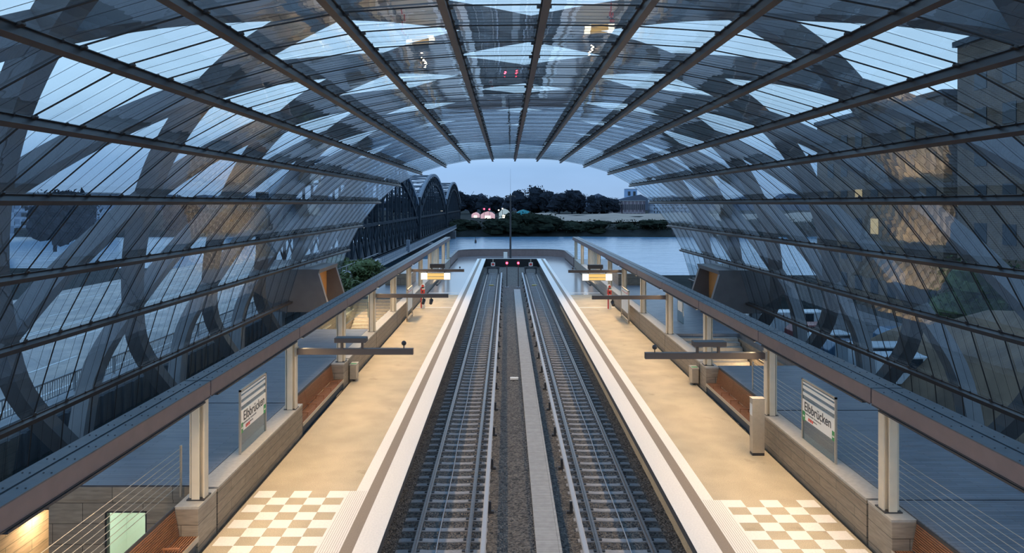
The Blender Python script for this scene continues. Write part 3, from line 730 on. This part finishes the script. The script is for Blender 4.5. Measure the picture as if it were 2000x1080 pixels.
    MB().box(sd*14.4, sd*14.5, ya+.35, yb-.35, 2.12, 4.75).build('inner_wall', M['orange'], t)

# plinth pillar near the right bench
t = thing('info_pillar', 'tall grey metal information pillar beside the right bench', 'pillar', (7.83, 23.5, 1.0))
MB().box(-.21, .21, -.14, .14, .09, 1.92).build('body', M['steel'], t, bevel=.015); MB().box(-.22, .22, -.15, .15, 1.92, 1.95).build('cap', M['coping'], t)
MB().box(-.2, .2, -.13, .13, 0, .09).build('foot', M['dark'], t); MB().box(-.214, -.21, -.11, .11, 1.35, 1.75).build('notice', M['signwhite'], t)

# stairs in the deck openings
def stair(name, x0, x1, y0, y1, ztop, zbot, n, lab):
    t = thing(name, lab, 'stairs', (0, 0, 0))
    b = MB()
    for k in range(n):
        ya = y0+(y1-y0)*k/n; yb = y0+(y1-y0)*(k+1)/n; z = ztop+(zbot-ztop)*(k+1)/n
        b.box(x0, x1, min(ya, yb), max(ya, yb), z-.35, z)
    b.build('steps', M['coping'], t)
    b = MB()
    for k in range(n):
        ya = y0+(y1-y0)*(k+1)/n; z = ztop+(zbot-ztop)*(k+1)/n; s_ = .04 if y1 < y0 else -.04
        b.box(x0, x1, min(ya, ya+s_), max(ya, ya+s_), z, z+.004)
    b.build('step_nosing', M['dark'], t)
    return t
stair('staircase', -12.4, -9.15, 55.0, 47.0, 2.12, -1.9, 22, 'stone staircase descending from the left deck')
b = MB(); b.box(-12.5, -8.98, 40.8, 55, -2.1, -1.9); struct(b.build('floor', M['platform']), 'floor at the foot of the left stairs', 'floor')
b = MB(); b.box(-12.6, -12.45, 40.85, 55, -2, 1.9); struct(b.build('wall_stair', M['wall']), 'outer wall of the left stairwell', 'wall')
b = MB(); b.box(-11.0, -10.96, 41.2, 54.5, 1.9, 3.1); o = tag(b.build('glass_screen', M['clear']), 'frameless glass screen between the flights of the left stairwell', 'glass screen')
stair('staircase', 9.15, 12.4, 39.3, 31.9, 2.12, -1.6, 20, 'stone staircase descending from the right deck')
b = MB(); b.box(12.45, 12.6, 31.65, 39.35, -2, 1.9); struct(b.build('wall_stair', M['wall']), 'outer wall of the right stairwell', 'wall')
b = MB(); b.box(8.98, 12.6, 31.6, 39.35, -2.1, -1.9); struct(b.build('floor', M['platform']), 'floor at the foot of the right stairs', 'floor')
for sd, y in ((-1, 44.0), (-1, 51.0), (1, 35.5)):
    lb = {44.0: 'left stairwell, near end', 51.0: 'left stairwell, far end', 35.5: 'right stairwell'}[y]
    t = thing('stair_lamp', 'warm lamp on the outer wall of the %s' % lb, 'lamp', (sd*12.4, y, 1.55), 'stairwell lamps')
    MB().box(-.05, .05, -1.4, 1.4, -.05, .05).build('housing', M['steel'], t)
    area('lamp_light', (-sd*.08, 0, 0), .1, 2.6, 130, WARM, (0, sd*math.radians(50), 0), t)
t = thing('deck_fill_light', 'added warm strip light under the outer edge of the left beam over the stairs', 'lamp', (-8.9, 45.5, 4.64))  # unseen strip added to warm the left deck floor
MB().box(-.05, .05, -7, 7, -.045, 0).build('housing', M['dark'], t)
area('lamp_light', (-.02, 0, -.07), .1, 13, 430, WARM, (0, math.radians(38), 0), t, math.radians(130))
# information stele on the left and right deck
for sd, y, lb in ((-1, 47.5, 'left'), (1, 43.2, 'right')):
    t = thing('glass_stele', 'white glass panel standing by the %s stairwell' % lb, 'panel', (sd*10.2, y, 2.12 if sd > 0 else 2.12))
    MB().box(-.03, .03, -.7, .7, 0 if sd > 0 else -.3, 1.5).build('pane', M['frost'], t); MB().box(-.035, .035, -.5, .5, .7, 1.3).build('print', M['signwhite'], t)

# ------------------------------------------------------------------ tracks
for sd in (-1, 1):
    L = SIDE[sd]; xc = sd*2.6
    t = thing('railway_track', 'ballasted railway track along the %s platform' % L, 'track', (xc, 0, 0), 'railway tracks')
    for q in (-1, 1):
        b = MB(); x = q*.7525
        b.prism([(x-.036, 0), (x+.036, 0), (x+.036, -.035), (x+.009, -.05), (x+.009, -.13), (x+.062, -.148), (x+.062, -.16), (x-.062, -.16), (x-.062, -.148), (x-.009, -.13), (x-.009, -.05), (x-.036, -.035)], 4, 97)
        b.build('rail', M['rail'], t)
    def sleeper_geo(b, y, fine=True):
        b.prism([(-1.28, -.26), (-1.28, -.185), (-1.2, -.17), (-.55, -.165), (-.35, -.178), (.35, -.178), (.55, -.165), (1.2, -.17), (1.28, -.185), (1.28, -.26)], y-.1, y+.1)
        for q in (-1, 1):
            for d in (-.12, .12):
                b.cur = 1; b.box(q*.7525+d-.04, q*.7525+d+.04, y-.05, y+.05, -.17, -.135); b.cur = 0
    SP = 0.655; y = 12.7; proto = None; n_ = 0; rest = MB()
    while y < 96:
        if n_ < 100:
            if proto is None:
                b = MB(); sleeper_geo(b, 0); proto = b.build('sleeper', None, t, mats=[M['sleeper'], M['dark']]); proto.location = (0, y, 0)
            else:
                c = proto.copy(); C.objects.link(c); c.parent = t; c.location = (0, y, 0)
            n_ += 1
        else: sleeper_geo(rest, y)
        y += SP
    o = rest.build('sleepers', None, t, mats=[M['sleeper'], M['dark']]); o['kind'] = 'stuff'
    b = MB()
    y = 5
    while y < 92: 
        a = .12+.02*math.sin(y*.7); c_ = .12+.02*math.sin((y+1.5)*.7); b.tube((a*sd, y, -.15), (c_*sd, y+1.5, -.15), .018, .018, 6); y += 1.5
    b.build('track_cable', M['thirdrail'], t)
    # conductor rail
    t = thing('conductor_rail', 'pale covered conductor rail beside the %s track' % L, 'conductor rail', (sd*1.40, 0, 0), 'conductor rails')
    b = MB(); b.prism([(-.075, .10), (-.075, .20), (-.05, .225), (.05, .225), (.075, .20), (.075, .10)], 5, 93); b.build('cover', M['thirdrail'], t)
    b = MB(); y = 14.5
    while y < 90:
        bb = MB(); bb.box(-sd*.06, -sd*.16, y-.03, y+.03, -.2, .17); bb.box(-sd*.16, -sd*.25, y-.06, y+.06, -.2, -.12); bb.build('bracket', M['dark'], t); y += 3.6
    # buffer stop
    t = thing('buffer_stop', 'red and white buffer stop at the end of the %s track' % L, 'buffer', (xc, 94.6, 0), 'buffer stops')
    b = MB(); b.box(-.9, .9, -.1, .1, .55, .85); b.bar((-.75, 0, .5), (-.75, 1.8, -.1), .12, .12); b.bar((.75, 0, .5), (.75, 1.8, -.1), .12, .12)
    b.box(-.85, -.65, -.1, .1, -.2, .55); b.box(.65, .85, -.1, .1, -.2, .55); b.build('frame', M['conc_dark'], t)
    for q in (-.6, .6): MB().tube((q, -.1, .7), (q, -.35, .7), .14, .16, 14).build('buffer_pad', M['dark'], t)
    MB().box(-.28, .28, -.16, -.12, .95, 1.45).build('board', M['signwhite'], t); MB().box(-.18, .18, -.175, -.16, 1.05, 1.35).build('stop_mark', M['red'], t)
    MB().box(-.06, .06, -.12, -.04, .85, 1.9).build('post', M['steel'], t)
    t = thing('track_box', 'small yellow box lying in the %s track' % L, 'box', (xc-sd*.05, 81.5, -.2)); MB().box(-.28, .28, -.15, .15, 0, .14).build('body', mat('yellow_box', (.5, .4, .15), .6), t)
    # red signal
    t = thing('railway_signal', 'red lit signal on a thin post left of the mast' if sd < 0 else 'red lit signal on a thin post right of the mast', 'signal', (-.70 if sd < 0 else .62, 79.5, -.2), 'red signals')
    MB().tube((0, 0, 0), (0, 0, 2.6), .05, .05, 10).build('post', M['dark'], t); MB().box(-.17, .17, -.02, .14, 2.6, 3.15).build('hood', M['black'], t, bevel=.03)
    MB().tube((0, -.02, 2.88), (0, -.05, 2.88), .13, .13, 18).build('lamp', M['redl'], t); MB().box(-.2, .2, -.2, .2, 0, .12).build('foot', M['concrete'], t)
    ld = bpy.data.lights.new('signal_light', 'POINT'); ld.energy = 12; ld.color = (1, .05, .08); ld.shadow_soft_size = .1
    lo = bpy.data.objects.new('signal_light', ld); C.objects.link(lo); lo.parent = t; lo.location = (0, -.25, 2.88)
b = MB(); b.box(.08, .79, 4, 77, -.18, -.04)
tag(b.build('cable_duct', M['duct']), 'pale concrete cable duct running between the two tracks', 'cable duct')
b = MB(); b.box(-.55, -.1, 37.8, 38.0, -.12, -.02); tag(b.build('marker_plate', M['signwhite']), 'short white plate lying on the ballast between the tracks', 'plate')
# lamp mast
t = thing('lamp_mast', 'tall slim lamp mast at the river end between the tracks', 'mast', (-.12, 107.6, 1.0))
MB().tube((0,0,0), (0,0,10.1), .16, .10, 12).build('pole', M['dark'], t); MB().box(-.75, .75, -.08, .08, 9.7, 9.85).build('crossbar', M['dark'], t)
for q in (-.7, .7): MB().box(q-.16, q+.16, -.2, .2, 9.55, 9.72).build('floodlight', M['dark'], t)
MB().tube((0,0,10.1), (0,0,14.0), .02, .008, 6).build('antenna', M['dark'], t)
t = thing('mast_cabinet', 'small white cabinet beside the lamp mast', 'cabinet', (-.9, 108.2, 1.0)); MB().box(-.3, .3, -.2, .2, 0, .9).build('body', M['signwhite'], t)

# ================================================================== SURROUNDINGS
b = MB(); b.box(-1500, 1500, 20, 2400, -6.4, -6.0); struct(b.build('river_water', M['water']), 'wide blue river with small waves', 'water')
b = MB(); b.box(-120, -16.3, -30, 112, -6.5, -1.0); struct(b.build('ground_left', M['earth']), 'dark ground outside the left glass', 'ground')
b = MB(); b.box(16.3, 160, -30, 104, -6.5, -1.3); struct(b.build('ground_right', M['earth']), 'dark ground outside the right glass', 'ground')
# road beyond the left glass
b = MB(); b.box(-46, -21.0, -20, 108, -.9, .7); struct(b.build('road', M['asphalt']), 'wet multi-lane road outside the left glass', 'road')
b = MB()
for x in (-22.2, -32.8, -33.2, -44): b.box(x-.08, x+.08, -20, 108, .7, .71)
for x in (-25.8, -29.4, -36.8, -40.4):
    y = -18
    while y < 105: b.box(x-.07, x+.07, y, y+4, .7, .71); y += 9
struct(b.build('road_marking', M['line']), 'white lane markings on the road', 'road marking')
b = MB(); b.box(-21.3, -20.5, -20, 108, -.2, .84); struct(b.build('road_kerb', M['concrete']), 'concrete edge of the road outside the left glass', 'kerb')
b = MB(); b.box(-20.5, -20.3, -20, 60, -1.0, .3)
y = -20
while y < 58: b.box(-20.3, -20.2, y, y+.15, -1.0, .3); y += .9
struct(b.build('wall_retaining', M['conc_dark']), 'dark ribbed retaining wall under the road edge', 'wall')
t = thing('road_railing', 'grey metal railing along the road outside the left glass', 'railing', (0, 0, 0))
MB().box(-20.95, -20.87, 0, 108, 1.70, 1.78).build('handrail', M['concrete'], t)
b = MB(); b.box(-20.93, -20.89, 0, 108, .95, 1.0); y = 0.2
while y < 70: b.box(-20.92, -20.90, y, y+.03, .95, 1.7); y += .16
b.build('balusters', M['concrete'], t)
y = 0
while y < 100: MB().box(-20.95, -20.87, y, y+.08, .84, 1.75).build('post', M['concrete'], t); y += 3.2

def tree(name, c, h, r, lab, cat, group, m, n=260, trunk=True, leaf=0.35, mt=None):
    t = thing(name, lab, cat, c, group)
    b = MB()
    for k in range(9):
        a = random.uniform(0, 2*PI); q = random.uniform(0, .55)*r
        b.blob((math.cos(a)*q, math.sin(a)*q, h*random.uniform(.22, .8)), (r*.5, r*.5, h*.2), 9, 6, .25)
    for k in range(n):
        th = math.acos(random.uniform(-.8, 1)); ph = random.uniform(0, 2*PI); k_ = random.uniform(.75, 1.08)
        p = Vector((r*k_*math.sin(th)*math.cos(ph), r*k_*math.sin(th)*math.sin(ph), h*.6+h*.4*k_*math.cos(th)))
        s_ = leaf*random.uniform(.5, 1.4)*r/4
        d = [Vector((random.gauss(0,1), random.gauss(0,1), random.gauss(0,1))).normalized()*s_ for _ in range(3)]
        b.quad(*(p+q for q in d))
    b.build('crown', m, t)
    if trunk:
        MB().tube((0,0,0), (0,0,h*.55), r*.07, r*.04, 8).build('trunk', mt or M['tree'], t)
    return t
# far bank
b = MB(); n = 60
for i in range(n+1):
    x = -700+1700*i/n; j = 4*math.sin(i*1.3)
    b.v += [(x, 318+j, -6.2), (x, 326+j, -3.0), (x, 350+j, -1.2), (x, 3000, -1.0)]
for i in range(n):
    for k in range(3): b.f.append((i*4+k, (i+1)*4+k, (i+1)*4+k+1, i*4+k+1)); b.m.append(0)
struct(b.build('ground_far_bank', M['earth']), 'far river bank', 'ground')
b = MB(); n = 70
rng = random.Random(3)
rows = 10
for j in range(rows+1):
    for i in range(n+1):
        u = i/n; v = j/rows
        x = (30+u*330) if v < .3 else (20+u*380*(.6+v)); y = 362+v*270
        z = -1.1 + (math.sin(i*.9)+math.sin(i*.37+j)+rng.uniform(-.5, 1))*.9*(1 if 0 < j < rows else .2)+ .8
        b.v.append((x, y, z))
for j in range(rows):
    for i in range(n): a = j*(n+1)+i; b.f.append((a, a+1, a+n+2, a+n+1)); b.m.append(0)
tag(b.build('sand_field', M['sand'], smooth=True), 'broad pale sand heap field beyond the far bank', 'sand', kind='stuff')
xs = [-24, -18, -7, 2, 10, 19, 30, 42, 56, 70, 84, 97, 110, 123, 136, 150]
for i, x in enumerate(xs):
    hh = random.uniform(5.6, 7.4) + (3.6 if 0 < x < 22 else 0)
    tree('riverside_bush', (x, 327+random.uniform(-2, 3), -6.0), hh+1.2, random.uniform(8, 9.5), '%s dark bush from the left along the far river bank' % FROML[i], 'bush', 'bushes on the far bank', M['bush'], 200, False, .3)
tx = [(-75, 560, 24), (-62, 620, 26), (-46, 600, 25), (-36, 640, 22), (-26, 700, 24), (14, 600, 26), (25, 590, 30), (36, 620, 25), (48, 640, 24), (61, 640, 27), (74, 660, 24), (86, 680, 22), (98, 690, 21), (112, 720, 20), (2, 640, 20), (-90, 540, 20), (-12, 720, 22)]
tx += [(-105, 700, 24), (-55, 720, 20), (30, 720, 24), (55, 720, 22)]
tx = [(x*(680/y), y*(680/y)+random.uniform(0, 60), h*(680/y)) if y < 680 else (x, y, h) for x, y, h in tx]
tx.sort(key=lambda q: q[0]/q[1])
for i, (x, y, h) in enumerate(tx):
    tree('bare_tree', (x, y, -1.2), h*.84, h*.46, '%s dark tree from the left on the horizon beyond the river' % FROML[i], 'tree', 'trees beyond the river', M['tree'], 420, True, .35)
b = MB(); n = 160
for i in range(n+1):
    x = -900+2600*i/n; h = 15+5*math.sin(i*1.7)+random.uniform(0, 6); b.v += [(x, 1050, -2), (x, 1050, h), (x, 1090, h-1), (x, 1090, -2)]
for i in range(n):
    for k in range(3): b.f.append((i*4+k, (i+1)*4+k, (i+1)*4+k+1, i*4+k+1)); b.m.append(0)
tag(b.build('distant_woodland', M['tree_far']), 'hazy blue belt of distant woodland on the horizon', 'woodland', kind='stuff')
# distant buildings at right
def building(lab, x0, x1, y0, y1, h, m, rows_=3, cols=6, lit=0, z0=-1.2):
    t = thing('distant_building', lab, 'building', (0, 0, 0), None)
    MB().box(x0, x1, y0, y1, z0, z0+h).build('walls', m, t); MB().box(x0-.5, x1+.5, y0-.5, y1+.5, z0+h, z0+h+.6).build('roof', M['concrete'], t)
    b = MB()
    for r in range(rows_):
        zz = z0+h*(r+.3)/rows_
        for c in range(cols):
            xx = x0+(x1-x0)*(c+.25)/cols; b.box(xx, xx+(x1-x0)/cols*.5, y0-.15, y0, zz, zz+h/rows_*.45)
    b.build('windows', M['pane_dark'], t)
building('long reddish building with vertical fins at the right horizon', 121, 145, 720, 740, 13, M['facade_b'], 1, 12)
building('low reddish hall left of the finned building', 93, 120, 720, 740, 10, M['facade_b'], 2, 6)
building('pale grey office block at the right edge of the horizon', 150, 170, 705, 730, 17, M['facade_g'], 5, 7)
building('grey tower at the right horizon beside the office block', 172, 192, 700, 730, 14, M['facade_g'], 4, 5)
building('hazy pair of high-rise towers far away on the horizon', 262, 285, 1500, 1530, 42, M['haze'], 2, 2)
# fair tents
for x, y, m, lab, w_, h_ in ((-2, 480, M['tentlit'], 'brightly lit white tent beyond the river', 8, 7), (11, 470, M['tent'], 'teal dome tent beyond the river', 11, 6.5), (-14, 490, M['pinklit'], 'pink lit fairground stall beyond the river', 10, 5), (-32, 430, M['tentlit'], 'small white lit stall beside the bridge end', 3.5, 5), (-24, 520, M['pinklit'], 'pale lit fairground stall left of the pink one', 6, 4)):
    t = thing('fair_tent', lab, 'tent', (x, y, -1.2), 'tents beyond the river')
    b = MB(); b.prism([(-w_*.5, 0), (w_*.5, 0), (w_*.5, h_*.55), (w_*.3, h_*.85), (0, h_), (-w_*.3, h_*.85), (-w_*.5, h_*.55)], -4, 4); b.build('canvas', m, t)
    MB().box(-w_*.2, w_*.2, -4.1, -4, 0, h_*.4).build('opening', M['pane_dark'] if m is M['tent'] else M['white_l'], t)
for k, (x, y, z, red) in enumerate(sorted(((-15.5, 455, 5.4, 1), (-12, 455, 5.2, 1), (-6, 470, 4.5, 0), (-3.4, 470, 5.5, 0), (14, 450, 1.0, 0), (-31, 360, 0, 1), (-37, 500, 1.5, 0), (-45, 470, 4, 0)), key=lambda q: q[0]/q[1])):
    t = thing('distant_lamp', '%s tiny %s lamp from the left among the far lights' % (FROML[k], 'red' if red else 'white'), 'lamp', (x, y, -1.2))
    MB().tube((0,0,0), (0,0,z+1.2), .12).build('post', M['dark'], t); MB().blob((0,0,z+1.6), (.55,.4,.5), 8, 6, 0).build('bulb', M['redl'] if red else M['white_l'], t)
t = thing('river_buoy', 'small dark buoy on the river near the bridge', 'buoy', (-12.9, 271, -6)); MB().tube((0,0,-.3), (0,0,1.2), .5, .3).build('float', M['dark'], t); MB().tube((0,0,1.2), (0,0,2.4), .1).build('mast', M['dark'], t)
t = thing('mooring_post', 'dark mooring post in the river at right', 'post', (76.5, 318, -6)); MB().tube((0,0,-.3), (0,0,4.4), .4).build('pile', M['dark'], t); MB().tube((0,0,4.4), (0,0,4.8), .5, .3).build('cap', M['dark'], t)
t = thing('building_crane', 'tiny tower crane on the horizon beyond the bridge', 'crane', (-52, 1000, 0)); MB().box(-.5, .5, -.5, .5, 0, 22).build('tower', M['tree_far'], t); MB().bar((-3, 0, 17), (4, 0, 27), .5, .5).build('jib', M['tree_far'], t)

# steel arch bridge to the left, three spans
br = thing('arch_bridge', 'dark riveted steel arch bridge with three spans crossing the river at left', 'bridge', (0, 0, 0))
XN, XF = -27.8, -41.5
SPAN0, SP_L = 114.0, 95.5
def chord(t_, lo, hi): return lo+(hi-lo)*math.sin(PI*t_)**0.85 if 0 < t_ < 1 else lo
for s_ in range(3):
    ya = SPAN0+s_*SP_L
    for X in (XN, XF):
        for lo, hi, nm, w_, d_ in ((9.2, 20.0, 'upper_chord', .9, 1.0), (3.0, 16.6, 'lower_chord', .7, .8)):
            P = []; N_ = 24
            for k in range(N_+1):
                t_ = k/N_; P.append(Vector((X, ya+SP_L*t_, chord(t_, lo, hi))))
            rts, ups = [], []
            for k, p in enumerate(P):
                d = (P[min(k+1, N_)]-P[max(k-1, 0)]).normalized(); rts.append(Vector((1,0,0))); ups.append(Vector((1,0,0)).cross(d).normalized())
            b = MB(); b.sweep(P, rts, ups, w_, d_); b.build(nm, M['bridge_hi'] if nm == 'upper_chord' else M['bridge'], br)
        b = MB(); nH = 16
        for k in range(nH+1):
            t_ = min(max(k/nH, .004), .996); y = ya+SP_L*t_
            z1 = chord(t_, 3.0, 16.6); z2 = chord(t_, 9.2, 20.0)
            b.box(X-.22, X+.22, y-.25, y+.25, -1.5, z2)
            if k < nH:
                t2 = min((k+1)/nH, .996); y2 = ya+SP_L*t2
                if k < nH/2: b.bar((X, y, chord(t_, 9.2, 20)), (X, y2, chord(t2, 3, 16.6)), .3, .3)
                else: b.bar((X, y, chord(t_, 3, 16.6)), (X, y2, chord(t2, 9.2, 20)), .3, .3)
                b.bar((X, y, -1.2), (X, y2, 5.3), .25, .25); b.bar((X, y, 5.3), (X, y2, -1.2), .25, .25)
        b.build('hangers', M['bridge'], br)
    b = MB()
    for k in range(15):
        t_ = (k+.5)/15; y = ya+SP_L*t_; z = chord(t_, 9.2, 20)
        if z > 13: b.box(XF, XN, y-.25, y+.25, z-.3, z+.1)
        if z > 13 and k < 14:
            t2 = (k+1.5)/15; b.bar((XF, y, z-.1), (XN, ya+SP_L*t2, chord(t2, 9.2, 20)-.1), .25, .2)
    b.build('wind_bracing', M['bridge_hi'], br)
    b = MB()                                # portal frame at the span's near end
    y = ya+.5
    b.box(XF-.8, XF+.8, y-.8, y+.8, -1.5, 11.5); b.box(XN-.8, XN+.8, y-.8, y+.8, -1.5, 11.5); b.box(XF, XN, y-.6, y+.6, 8.2, 9.6)
    b.build('portal', M['bridge'], br)
    b = MB(); b.box(XF-2, XN+4.5, ya-3, ya+3, -7, -2.6); b.build('pier', M['conc_dark'], br)
ye = SPAN0+3*SP_L
b = MB(); b.box(XF-1, XN+1, 60, ye+40, -2.6, -1.2); b.build('deck', M['bridge'], br)
b = MB(); b.box(XN-.3, XN+.3, SPAN0, ye, 5.0, 5.6); b.box(XF-.3, XF+.3, SPAN0, ye, 5.0, 5.6)
for k in range(48): y = SPAN0+k*ye/48*.7; 
b.build('upper_deck_girder', M['bridge'], br)
b = MB(); b.box(XN+.5, XN+3.6, 100, ye+10, -2.3, -1.7); b.build('walkway', M['concrete'], br)
b = MB(); b.box(XN+3.5, XN+3.7, 96, ye+10, -1.7, -1.62); b.box(XN+3.5, XN+3.62, 96, ye+10, -.65, -.52); b.box(XN+3.5, XN+3.6, 96, ye+10, -1.2, -1.12)
y = 96
while y < ye+8: b.box(XN+3.52, XN+3.6, y, y+.08, -1.7, -.55); y += 1.2
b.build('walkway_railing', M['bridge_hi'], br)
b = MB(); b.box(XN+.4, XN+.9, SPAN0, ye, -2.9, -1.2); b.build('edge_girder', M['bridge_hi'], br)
for k in range(4):
    y = SPAN0+14+k*17; MB().blob((XN-3.0, y, 4.6), (.22, .22, .22), 8, 6, 0).build('bridge_lamp', M['white_l'], br)
b = MB(); b.box(XN+3.2, XN+4.0, 163, 164, -2, .9); b.build('navigation_sign', M['bridge_hi'], br)
# abutment bushes left
for i, (x, y) in enumerate(((-20.5, 76), (-23, 84), (-19.5, 90), (-25, 97), (-17.5, 70))):
    tree('shrub', (x, y, -1.2), 3.4, 2.6, '%s green-brown shrub below the bridge approach' % FROML[i], 'shrub', 'shrubs outside the left beam', M['leaf'], 500, False, .5)
b = MB()
for k in range(60): b.box(-27.9+k*.2, -27.88+k*.2, 100, 100.05, -.6, .6)
b.box(-28, -16.2, 99.98, 100.08, .6, .68)
o = tag(b.build('quay_fence', M['dark']), 'dark bar fence at the foot of the bridge', 'fence'); o.location.z = -.4

# left horizon: town beyond the road
for i in range(14):
    y = 20+i*26; tree('roadside_tree', (-92-12*math.sin(i*2.1)-y*.12, y, -1), random.uniform(9, 14), random.uniform(5, 8), '%s dark tree along the far side of the road, counted outward' % FROML[i], 'tree', 'trees beyond the road', M['tree'], 220, True, .4)
for i, (x, y, w_, h_) in enumerate(((-120, 120, 26, 14), (-150, 190, 30, 12), (-135, 60, 20, 16), (-180, 300, 40, 15), (-170, 110, 22, 15))):
    building(['low grey house row beyond the road', 'long grey warehouse far beyond the road', 'grey house nearest behind the road trees', 'distant grey block left of the bridge', 'pale block behind the low house row'][i], x-w_, x, y, y+18, h_, M['facade_g'], 4, 7)

# right side: brick building, scaffold with netting, mound, cars
def side_building(lab, x0, x1, y0, y1, h, lit, m, z0=-1.3, net=False):
    t = thing('apartment_building', lab, 'building', (0, 0, 0), 'buildings outside the right glass')
    MB().box(x0, x1, y0, y1, z0, z0+h).build('walls', m, t); MB().box(x0-.3, x1+.3, y0-.3, y1+.3, z0+h, z0+h+.5).build('roof', M['conc_dark'], t)
    nf = int(h/3.3)
    for r in range(nf):
        ncol = int((y1-y0)/3.4)
        for c in range(ncol):
            yy = y0+1+c*3.4; zz = z0+.9+r*3.3
            b = MB(); b.box(x0-.06, x0, yy, yy+1.5, zz, zz+1.7)
            is_lit = random.random() < lit
            b.build('window', M['pane_lit'] if is_lit else M['pane_dark'], t)
        
    return t
side_building('brown brick apartment block with a few lit windows outside the right glass', 40, 58, 30, 62, 25, .12, M['brick'])
side_building('dark brown building behind the parked cars outside the right glass', 40, 60, 64, 90, 21, .08, M['brick'])
t = thing('scaffold', 'scaffold wrapped in green netting outside the right glass', 'scaffold', (34, 34, -1.3))
b = MB()
for y in range(-8, 9, 2):
    for x in (0, 1.4): b.tube((x, y, 0), (x, y, 24), .06, .06, 6)
for z in range(2, 25, 2):
    for x in (0, 1.4): b.bar((x, -8, z), (x, 8, z), .08, .08)
b.build('poles', M['steel'], t)
b = MB(); b.box(-.12, -.08, -8, -2, 12, 24); b.box(-.12, -.08, 3, 8, 6, 16); b.build('netting', M['netting'], t)
b = MB()
for i in range(13):
    for j in range(9):
        u, v = i/12, j/8; b.v.append((22+14*u, 22+30*v, -1.35+4.6*math.sin(PI*u)*math.sin(PI*v)**.7*(1+.15*math.sin(i*2+j))))
for i in range(12):
    for j in range(8): a = i*9+j; b.f.append((a, a+9, a+10, a+1)); b.m.append(0)
tag(b.build('earth_mound', mat('brown_soil', (.16, .10, .06), .95, 0, .35, .5), smooth=True), 'brown soil heap outside the right glass', 'mound')
for i, (x, y, h, r) in enumerate(((33, 30, 9, 4.5), (36, 44, 8, 4), (31, 20, 8, 4), (37, 55, 7, 3.5))):
    tree('garden_tree', (x, y, -1.3), h, r, '%s dark green tree from the camera outside the right glass' % ['second nearest', 'third nearest', 'nearest', 'farthest'][i], 'tree', 'trees outside the right glass', M['leaf'] if i % 2 else M['netting'], 500, True, .3)
def car(x, y, m, lab, rz=0, van=False):
    t = thing('parked_car', lab, 'car', (x, y, -1.3), 'cars parked outside the right glass', rz)
    H = 1.9 if van else 1.45
    b = MB(); b.prism([(-2.1, .3), (2.1, .3), (2.15, .75), (1.3, .95), (.75, H), (-1.5, H), (-2.05, .95)] if not van else [(-2.3, .3), (2.3, .3), (2.3, 1.0), (1.8, H), (-2.3, H)], -.85, .85); b.build('body', m, t, bevel=.06)
    b = MB(); b.box(-1.3, .6, -.87, .87, .98, H-.12); b.build('side_windows', M['pane_dark'], t)
    for xx in (-1.35, 1.35):
        for yy in (-.87, .75): MB().tube((xx, yy, .32), (xx, yy+.12, .32), .32, .32, 16).build('wheel', M['tyre'], t)
cars = [(23, 41, 'carwhite', 'white car parked nearest outside the right glass', 1), (23, 44, 'carwhite', 'second white van from the camera outside the right glass', 1), (23, 47.2, 'carblue', 'blue car parked between the white cars outside the right glass', 0),
        (23.5, 50.5, 'carwhite', 'white car behind the blue car outside the right glass', 0), (23.5, 54, 'carred', 'red car in the row outside the right glass', 0), (24, 57.5, 'carwhite', 'farthest white van in the row outside the right glass', 1), (29.5, 47, 'carwhite', 'white van in the second row outside the right glass', 1), (29.5, 52, 'carblue', 'blue car in the second row outside the right glass', 0)]
for x, y, m, lab, v in cars: car(x, y, M[m], lab, random.uniform(-.06, .06), bool(v))
b = MB(); b.box(17.5, 35, 38, 70, -1.3, -1.28); struct(b.build('parking_area', M['asphalt']), 'wet car park outside the right glass', 'ground')
